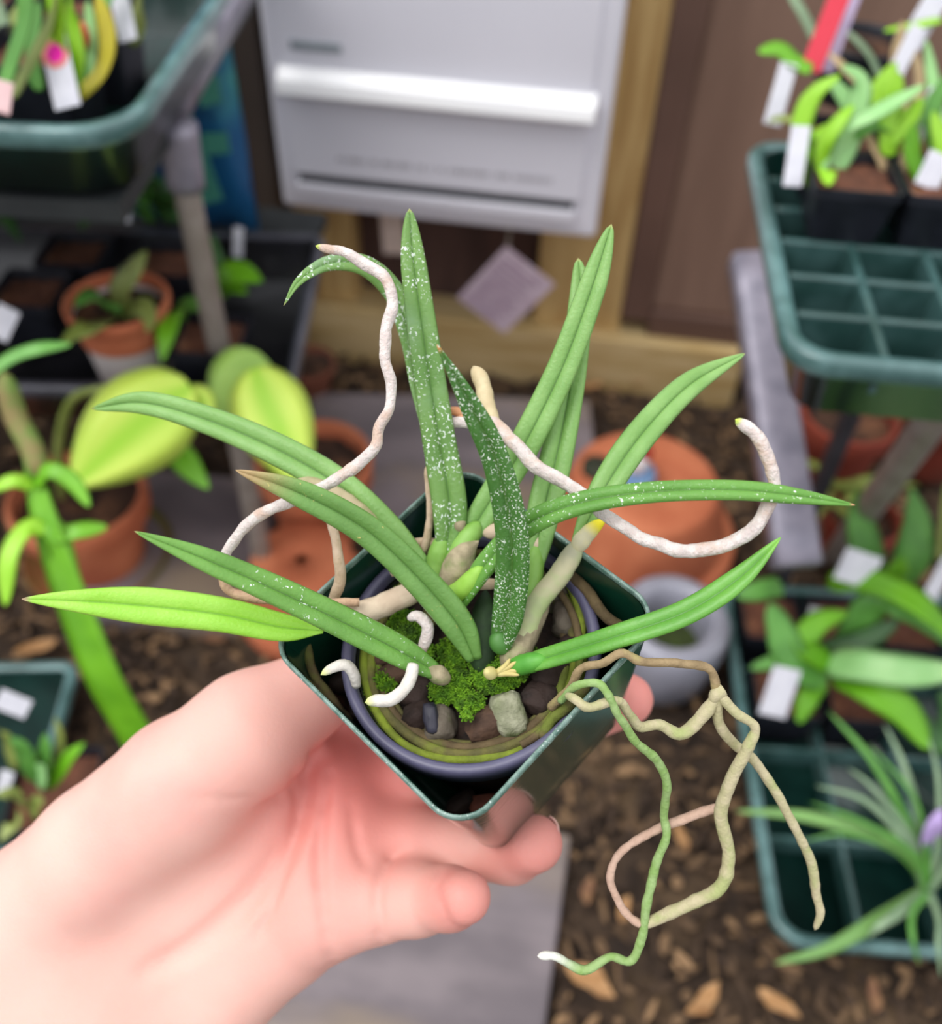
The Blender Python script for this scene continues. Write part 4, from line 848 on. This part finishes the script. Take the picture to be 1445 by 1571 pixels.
stem([(778, 1000, .2785, 40), (766, 985, .277, 44), (768, 968, .2755, 46)], mat('sheath_deep', '487c36', '568840', 120, .5))
stem([(690, 1045, .277, 30), (668, 1032, .2755, 34), (655, 1022, .2745, 32)], m_shd, plabel='dry papery sheath')
stem([(840, 1010, .271, 30), (800, 1020, .275, 32), (770, 1030, .281, 28)], mat('sheath_bright', '4f9a33', '5fa83c', 120, .5))
stem([(880, 846, .279, 30), (905, 815, .278, 24), (930, 795, .277, 12)], mat('sheath_yellow', 'cfc8a8', 'd8d0a0', 200, .6, tip=('f0e020', .45, .8)), plabel='yellow-tipped sheath')
stem([(630, 870, .288, 12), (560, 790, .287, 24), (490, 745, .288, 22), (450, 738, .289, 10)], mat('sheath_tan', 'b9aa88', 'a09a70', 150, .7), plabel='dry strip along the leaf back')
stem([(738, 818, .285, 18), (760, 815, .285, 26), (780, 806, .285, 18)], m_shb)
stem([(700, 815, .284, 22), (706, 806, .2835, 26), (714, 800, .2835, 18)], m_shd)
# crown of dark leaf bases
stem([(738, 1035, .283, 34), (740, 1000, .284, 44), (742, 950, .287, 40), (745, 905, .290, 24)], mat('crown_dark', '22381f', '2f4a26', 200, .7), 'crown')
# cut stub
stem([(758, 1036, .276, 20), (750, 1032, .273, 24), (746, 1030, .271, 22)], mat('stub', 'cdbd78', 'd8cc8a', 150, .7), 'cut_stub')
for dx, dy in ((30, -18), (42, -6), (20, -22), (35, 4)):
    stem([(760, 1034, .275, 10), (765 + dx * .5, 1032 + dy * .5, .274, 8), (762 + dx, 1032 + dy, .273, 5)], mat('stub', 'cdbd78'), 'dry_bract')

# aerial roots
m_root = mat('root_white', 'cfc2bc', 'e2d8d2', 300, .8, tip=('c8dc60', .985, .997), bump=.0007, bscale=900, c3='cdb3a2', sss=.05)
m_rootg = mat('root_white_greentip', 'd0c8be', 'e0dad0', 300, .8, tip=('d6dc90', .8, .98), bump=.0003, bscale=900)
m_rootb = mat('root_beige', 'cdb69c', 'bfa88a', 300, .8, bump=.0004, bscale=900)
root_tube([(345, 860, .272, 16), (352, 838, .271, 17), (392, 795, .269, 18), (440, 772, .267, 18), (500, 745, .265, 18), (548, 712, .264, 19), (575, 685, .263, 18), (582, 655, .263, 17), (598, 625, .263, 16), (600, 590, .263, 16), (590, 550, .263, 17), (592, 510, .264, 18), (603, 465, .265, 18), (592, 430, .265, 18), (560, 405, .265, 18), (530, 385, .266, 16), (505, 381, .266, 14), (484, 378, .266, 13)], m_root, orchid)
root_tube([(550, 925, .278, 14), (470, 925, .2765, 14), (390, 918, .276, 15), (350, 905, .275, 15), (342, 880, .273, 16), (347, 858, .272, 16)], mat('root_tan', 'c9a888', 'bd9a7c', 300, .8, bump=.0004, bscale=900), orchid)
root_tube([(508, 935, .288, 16), (520, 895, .283, 18), (520, 855, .280, 16), (508, 800, .282, 14), (490, 760, .284, 14)], m_rootb, orchid)
root_tube([(686, 652, .286, 16), (700, 648, .285, 16), (722, 650, .284, 18), (755, 650, .280, 20), (790, 680, .276, 22), (820, 715, .273, 22), (870, 745, .269, 21), (925, 785, .264, 20), (965, 815, .261, 20), (1010, 837, .258, 21), (1060, 845, .256, 22), (1115, 834, .254, 22), (1160, 805, .2525, 22), (1183, 770, .251, 21), (1187, 735, .250, 19), (1175, 695, .2495, 21), (1155, 665, .249, 21), (1128, 643, .2485, 19)], m_root, orchid)
root_tube([(700, 560 + 90, .287, 16), (715, 635, .287, 16), (690, 630, .287, 14), (684, 634, .287, 10)], mat('root_orange', 'c98a5c', 'd6a27a', 200, .7), orchid)
root_tube([(760, 655, .284, 22), (748, 620, .285, 24), (737, 585, .286, 26), (726, 562, .287, 22)], mat('root_cream', 'd8c8a0', 'cbb890', 200, .7, bump=.0002, bscale=700), orchid, plabel='cream root tip')
root_tube([(560, 1078, .266, 20), (575, 1075, .266, 20), (598, 1074, .266, 20), (618, 1060, .266, 20), (630, 1040, .267, 20), (634, 1020, .269, 18)][::-1], m_rootg, orchid, wob=.0001, bump=.05)
root_tube([(646, 1000, .279, 16), (655, 975, .278, 19), (655, 958, .277, 19), (640, 945, .277, 18), (625, 950, .280, 14)], m_root, orchid, wob=.0001)
root_tube([(547, 1052, .276, 14), (542, 1032, .273, 18), (530, 1020, .271, 18), (512, 1024, .270, 16), (492, 1036, .269, 12)], m_rootg, orchid, wob=.0001, bump=.05)
root_tube([(600, 880, .292, 12), (640, 860, .291, 14), (660, 800, .288, 12), (657, 750, .287, 11), (655, 712, .287, 9)], m_rootb, orchid)
root_tube([(600, 855, .292, 16), (640, 832, .291, 16), (690, 838, .289, 14)], m_rootb, orchid)
root_tube([(690, 915, .286, 14), (720, 900, .283, 16), (760, 898, .284, 16), (770, 915, .286, 10)], m_rootb, orchid)
# hanging roots on the right
m_rb = mat('root_brown', 'a08a66', '8a7655', 260, .8, bump=.0004, bscale=900, c3='a59a62')
m_rbt = mat('root_tan_green', 'c2b794', 'b4ae84', 240, .8, bump=.0004, bscale=900, c3='a6ae72')
m_rg = mat('root_green', '98b474', '86a85c', 240, .7, bump=.0004, bscale=900, tip=('eaeadf', .9, .98))
root_tube([(845, 1085, .268, 14), (872, 1058, .261, 13), (892, 1025, .2585, 13), (925, 1017, .2565, 13), (955, 1002, .2555, 14), (985, 1015, .256, 14), (1040, 1017, .258, 14), (1085, 1024, .260, 14), (1097, 1042, .261, 14), (1097, 1064, .262, 16)], m_rb, orchid, wob=.0003)
root_tube([(1110, 1058, .2615, 20), (1098, 1066, .2615, 25), (1092, 1080, .262, 20)], m_rbt, orchid, 'root_node', wob=0)
root_tube([(1098, 1070, .262, 18), (1080, 1095, .263, 20), (1045, 1126, .264, 19), (1010, 1112, .263, 16), (980, 1114, .261, 16), (965, 1095, .258, 15), (948, 1075, .255, 15), (905, 1085, .2515, 15), (885, 1075, .252, 14), (868, 1066, .257, 14)], m_rbt, orchid, wob=.0003)
root_tube([(1100, 1068, .262, 16), (1103, 1110, .266, 16), (1125, 1140, .271, 16), (1155, 1165, .273, 15), (1190, 1215, .276, 15), (1222, 1275, .280, 14), (1245, 1325, .284, 15), (1252, 1370, .287, 14), (1258, 1400, .289, 13), (1250, 1427, .291, 10)], m_rbt, orchid, wob=.0002)
root_tube([(1105, 1068, .2615, 16), (1130, 1095, .262, 15), (1158, 1115, .263, 15), (1148, 1145, .2645, 18), (1122, 1195, .268, 20), (1106, 1250, .272, 20), (1118, 1310, .275, 20), (1105, 1360, .277, 20), (1060, 1385, .279, 20), (1000, 1413, .281, 18), (978, 1419, .281, 15)], m_rbt, orchid, wob=.0002, n=130)
root_tube([(982, 1418, .281, 13), (968, 1408, .281, 13), (950, 1385, .281, 12), (936, 1345, .280, 12), (955, 1305, .279, 12), (1010, 1272, .278, 14), (1060, 1252, .277, 15), (1108, 1236, .274, 15)], mat('root_pinkish', 'bd9c88', 'c8a894', 240, .8, bump=.0004, bscale=900), orchid, wob=.0002, n=110)
root_tube([(860, 1075, .262, 12), (885, 1052, .2555, 13), (915, 1048, .252, 13), (932, 1065, .2515, 13), (950, 1100, .254, 12), (978, 1140, .259, 13), (1010, 1170, .264, 14), (1022, 1205, .268, 13), (1018, 1250, .274, 13), (1022, 1285, .275, 13), (1005, 1330, .277, 14), (992, 1385, .279, 14), (985, 1435, .281, 14), (968, 1474, .283, 13), (935, 1468, .283, 12), (900, 1488, .283, 14), (875, 1480, .283, 13), (850, 1466, .282, 13), (824, 1467, .281, 13)], m_rg, orchid, wob=.0003, n=190)
# roots wound round the inside of the pot
def coil(r, h, a0, a1, w, m, wav=.001):
    n = 110; C = []; s = random.random() * 9
    for i in range(n):
        a = math.radians(a0 + (a1 - a0) * i / (n - 1)); k = r + wav * mnoise.noise(Vector((a * 1.5, s, 0)))
        C.append(PO(CBX + k * math.cos(a), CBY + k * math.sin(a), h + .0015 * mnoise.noise(Vector((a * 1.2, s, 7)))))
    C = np.array(C); wd = np.full(n, w) * (1 + .15 * np.array([mnoise.noise(Vector((i * .2, s, 3))) for i in range(n)]))
    V, Fc, A = sweep(C, ROUND, to_cam, wd); mesh('wound_root', V, Fc, m, orchid, at=A)
m_c1 = mat('coil_olive', '6f6a36', '5a5630', 180, .85, bump=.0005, bscale=700, c3='7c8a2c', stretch=(1, 1, 1)); m_c2 = mat('coil_brown', '6b5a3c', '57482f', 180, .85, bump=.0005, bscale=700, c3='6e7a2e')
m_c3 = mat('coil_lime', '84952a', '6f7c28', 180, .85, bump=.0005, bscale=700)
for (r, h, a0, a1, w, m) in [(.0336, -.0190, 0, 360, .0028, m_c3), (.0312, -.0195, -10, 300, .0030, m_c1), (.0290, -.0205, 20, 230, .0030, m_c2), (.0320, -.0225, 60, 400, .0030, m_c2), (.0330, -.0160, -60, 110, .0024, m_c2), (.0275, -.022, 60, 200, .0026, m_c1), (.0338, -.0225, 100, 380, .003, m_c1)]:
    coil(r, h, a0, a1, w, m)
def coilp(pts, m, w): root_tube([(*p[:2], Qd(p[0], p[1], p[2])) for p in pts], m, orchid, 'wound_root', w=w, wob=.0004)
coilp([(560, 900, -.018), (575, 880, -.016), (620, 862, -.016), (650, 850, -.018)], m_c3, 16)
coilp([(860, 870, -.014), (895, 900, -.012), (930, 945, -.012), (965, 970, -.016)], m_c2, 18)
coilp([(845, 860, -.02), (880, 910, -.017), (893, 960, -.017), (888, 1000, -.02)], m_c3, 14)
coilp([(470, 985, -.016), (480, 1030, -.018), (510, 1075, -.022), (540, 1110, -.03)], m_c2, 14)
coilp([(830, 1130, -.016), (850, 1100, -.013), (880, 1075, -.010), (905, 1045, -.008)], m_c2, 18)
coilp([(660, 960, -.017), (655, 900, -.014), (640, 865, -.014), (680, 840, -.012)], m_c2, 18)

# ================================================================== THE HAND
def surface_nets(Dm, lo, h):
    s = Dm < 0; nx, ny, nz = Dm.shape
    cs = np.zeros((nx - 1, ny - 1, nz - 1), np.int8)
    for a in (0, 1):
        for b in (0, 1):
            for c in (0, 1): cs += s[a:nx - 1 + a, b:ny - 1 + b, c:nz - 1 + c]
    act = (cs > 0) & (cs < 8); idx = -np.ones(act.shape, int); ijk = np.argwhere(act); idx[act] = np.arange(len(ijk))
    acc = np.zeros((len(ijk), 3)); cnt = np.zeros(len(ijk)); off = list(np.ndindex(2, 2, 2))
    I, J, K = ijk.T
    for a in off:
        for ax in range(3):
            if a[ax]: continue
            b = list(a); b[ax] = 1
            va = Dm[I + a[0], J + a[1], K + a[2]]; vb = Dm[I + b[0], J + b[1], K + b[2]]
            mk = (va < 0) != (vb < 0); t = va[mk] / (va[mk] - vb[mk])
            p = np.tile(np.array(a, float), (mk.sum(), 1)); p[:, ax] += t; acc[mk] += p; cnt[mk] += 1
    V = (ijk + acc / cnt[:, None]) * h + lo
    Fs = []
    for ax in range(3):
        o = [0, 1, 2]; o.remove(ax); u, v = (o[0], o[1]) if ax != 1 else (o[1], o[0])
        sa = np.take(s, range(s.shape[ax] - 1), ax); sb = np.take(s, range(1, s.shape[ax]), ax)
        for (flip, e) in ((False, sa & ~sb), (True, ~sa & sb)):
            q = np.argwhere(e); q = q[(q[:, u] > 0) & (q[:, v] > 0) & (q[:, u] < idx.shape[u]) & (q[:, v] < idx.shape[v]) & (q[:, ax] < idx.shape[ax])]
            if not len(q): continue
            def g_(du, dv): r = q.copy(); r[:, u] -= du; r[:, v] -= dv; return idx[r[:, 0], r[:, 1], r[:, 2]]
            f = np.stack([g_(0, 0), g_(1, 0), g_(1, 1), g_(0, 1)], 1)
            Fs.append(f[:, ::-1] if flip else f)
    return V, np.vstack(Fs)
def CP(px, py, d): return cray(px, py) * d
def rcone(X, a, b, ra, rb):
    ab = b - a; L2 = ab @ ab
    t = np.clip(((X - a) @ ab.astype('f')) / L2, 0, 1)
    return np.linalg.norm(X - a - t[..., None] * ab, axis=-1) - (ra + (rb - ra) * t)
def smin(a, b, k):
    h = np.maximum(k - np.abs(a - b), 0) / k; return np.minimum(a, b) - h * h * k * .25
hlo = np.array([-.215, .015, .275]); hhi = np.array([.085, .225, .425]); hs = .0013
ax_ = [np.arange(hlo[i], hhi[i], hs) for i in range(3)]
X = np.stack(np.meshgrid(*ax_, indexing='ij'), -1).astype('f')
LIMBS = [   # (chain of (px, py, depth, radius mm), blend with what is there)
    ([(-260, 1830, .385, 27), (-60, 1640, .37, 30), (110, 1510, .358, 27)], .02),                       # wrist
    ([(-150, 1660, .365, 26), (60, 1400, .348, 26), (160, 1310, .338, 25), (285, 1205, .328, 24), (385, 1122, .326, 18.5)], .03),   # ball of the thumb
    ([(0, 1700, .37, 28), (225, 1590, .352, 25), (330, 1520, .350, 21), (432, 1438, .345, 17.5), (505, 1392, .336, 16)], .03),       # heel and outer edge
    ([(110, 1510, .366, 24), (330, 1330, .362, 19), (520, 1215, .362, 15)], .03), ([(110, 1530, .366, 24), (330, 1400, .360, 19), (540, 1290, .350, 15)], .03),
    ([(110, 1510, .368, 24), (330, 1260, .364, 18), (480, 1150, .368, 14)], .03)]
FING = [
    ([(385, 1122, .326, 18.5), (470, 1068, .333, 14.5), (540, 1040, .340, 12.5), (598, 1022, .347, 10)], .012),      # thumb, pressed to the far-left wall
    ([(480, 1150, .368, 13.5), (560, 1110, .372, 12), (700, 1045, .378, 10.5), (810, 1000, .382, 9.5), (880, 985, .372, 8.8)], .006),   # index
    ([(520, 1215, .362, 14.5), (620, 1190, .360, 12), (740, 1160, .358, 10.8), (880, 1105, .361, 10), (962, 1073, .350, 9.6)], .006),   # middle
    ([(535, 1285, .350, 15), (630, 1292, .345, 12.5), (720, 1302, .338, 11), (785, 1308, .328, 10), (820, 1294, .314, 9.4)], .006),      # ring
    ([(500, 1392, .336, 16.5), (575, 1382, .332, 14), (640, 1378, .325, 12), (690, 1378, .313, 9.8), (712, 1376, .304, 8.6)], .006)]     # little
Dg = None
for chain, k in LIMBS + FING:
    own = None
    for p, q in zip(chain[:-1], chain[1:]):
        e = rcone(X, CP(*p[:3]).astype('f'), CP(*q[:3]).astype('f'), p[3] / 1000, q[3] / 1000)
        own = e if own is None else smin(own, e, .004)
    Dg = own if Dg is None else smin(Dg, own, k)
def groove(pts, r, depth, k=.003):
    """press a soft crease along a line laid on the skin"""
    global Dg
    pts3 = []
    for (px, py, d) in pts: pts3.append(CP(px, py, d))
    pts3 = cat_rom(np.array(pts3), 4 * len(pts))
    # snap each point to the skin along the ray from the viewer
    sn = []
    for c in pts3:
        u = c / c[2]; zz = np.arange(.28, .40, .001); hit = None
        for z in zz:
            ii = np.round((u * z - hlo) / hs).astype(int)
            if np.any(ii < 0) or np.any(ii >= Dg.shape): continue
            if Dg[tuple(ii)] < 0: hit = z; break
        if hit: sn.append(u * (hit - .0003))
    if len(sn) < 2: return
    sn = np.array(sn); i0 = np.clip(((sn.min(0) - .012 - hlo) / hs).astype(int), 0, None); i1 = np.clip(((sn.max(0) + .012 - hlo) / hs).astype(int), 0, np.array(Dg.shape))
    sl = tuple(slice(a, b) for a, b in zip(i0, i1)); Xs = X[sl]; best = None; L_ = len(sn) - 1
    for q_, (a, b) in enumerate(zip(sn[:-1], sn[1:])):
        f_ = math.sin(math.pi * (q_ + .7) / (L_ + .4)) ** .5
        e = np.linalg.norm(Xs - ((a + b) / 2).astype('f'), axis=-1) if False else rcone(Xs, a.astype('f'), b.astype('f'), 0, 0)
        e = f_ * np.exp(-(e / r) ** 2); best = e if best is None else np.maximum(best, e)
    Dg[sl] = Dg[sl] + (depth * best).astype('f')
groove([(488, 1150, .34), (470, 1230, .34), (440, 1300, .34), (380, 1380, .34), (300, 1450, .34), (225, 1490, .34)], .0040, .0042)
groove([(478, 1150, .34), (468, 1220, .34), (450, 1290, .34), (425, 1370, .34), (395, 1440, .34)], .0020, .0024)
groove([(505, 1190, .34), (493, 1260, .34), (490, 1340, .34), (500, 1430, .34), (513, 1500, .34)], .0020, .0026)
groove([(615, 1305, .33), (592, 1325, .33), (580, 1365, .33), (580, 1420, .33), (585, 1470, .33)], .0020, .0026)
groove([(675, 1330, .32), (672, 1370, .32), (690, 1415, .32)], .0016, .0014)
groove([(400, 1235, .33), (440, 1215, .33), (475, 1180, .33)], .0022, .0022)
groove([(290, 1222, .33), (350, 1226, .33), (410, 1222, .33)], .0016, .0008)
groove([(450, 1180, .34), (455, 1260, .34), (430, 1340, .34)], .0016, .0012)
groove([(540, 1240, .34), (545, 1290, .34), (560, 1330, .34)], .0018, .0014)
V, Fh = surface_nets(Dg, hlo, hs)
# blush: fingertips and the inner palm are pinker
tips = [CP(598, 1022, .347), CP(880, 985, .372), CP(962, 1073, .350), CP(825, 1294, .314), CP(718, 1376, .304), CP(540, 1190, .35), CP(520, 1330, .335)]
rr = [.020, .018, .018, .020, .020, .044, .034]; am = [.9, .95, .95, .8, .7, 1, .5]
bl = np.zeros(len(V))
for t_, r_, a_ in zip(tips, rr, am): bl = np.maximum(bl, a_ * np.exp(-(np.linalg.norm(V - t_, axis=1) / r_) ** 2))
m_skin = mat('skin', 'f0c0b2', 'ebb6a8', 22, .5, spec=.3, sss=.18, attr=('e08078', 'blush'), bump=.00012, bscale=900, c3='e6a89e')
Vw = toW(V)
person = thing('person', 'bare hand with pale skin, palm up, cupping the green square pot', 'person', toW(CP(110, 1510, .37)))
hb = mesh('hand', Vw, Fh, m_skin, person, at={'blush': bl})
sm = hb.modifiers.new('smooth', 'SMOOTH'); sm.factor = .5; sm.iterations = 4
# nails
def nail(c, fwd, up, L, w):
    c, fwd, up = map(np.array, (c, fwd, up)); fwd = fwd / np.linalg.norm(fwd); up = up - up @ fwd * fwd; up /= np.linalg.norm(up); s = np.cross(fwd, up); V = []
    for i in range(9):
        t = i / 8 * 2 - 1; ww = w * (1 - .25 * max(t, 0) ** 3 - .12 * max(-t, 0) ** 2) 
        for j in range(9):
            a = (j / 8 * 2 - 1); V.append(c + fwd * t * L / 2 + s * math.sin(a * .95) * ww / 2 / math.sin(.95) + up * (math.cos(a * .95) - 1) * w * .42 - up * .0006 * t * t)
    Ff = [(i * 9 + j, i * 9 + j + 1, (i + 1) * 9 + j + 1, (i + 1) * 9 + j) for i in range(8) for j in range(8)]
    o = mesh('fingernail', toW(np.array(V)), Ff, mat('nail', 'eeb9ae', 'f2c4ba', 60, .25, sss=.1), person); sd = o.modifiers.new('t', 'SOLIDIFY'); sd.thickness = .0006; sd.offset = 0
a, b = CP(785, 1308, .328), CP(820, 1294, .314); dr = b - a
nail(b + np.array([.0078, -.0022, .0035]), dr * .8 + np.array([-.004, -.004, 0]), [.85, .1, .35], .0105, .0105)
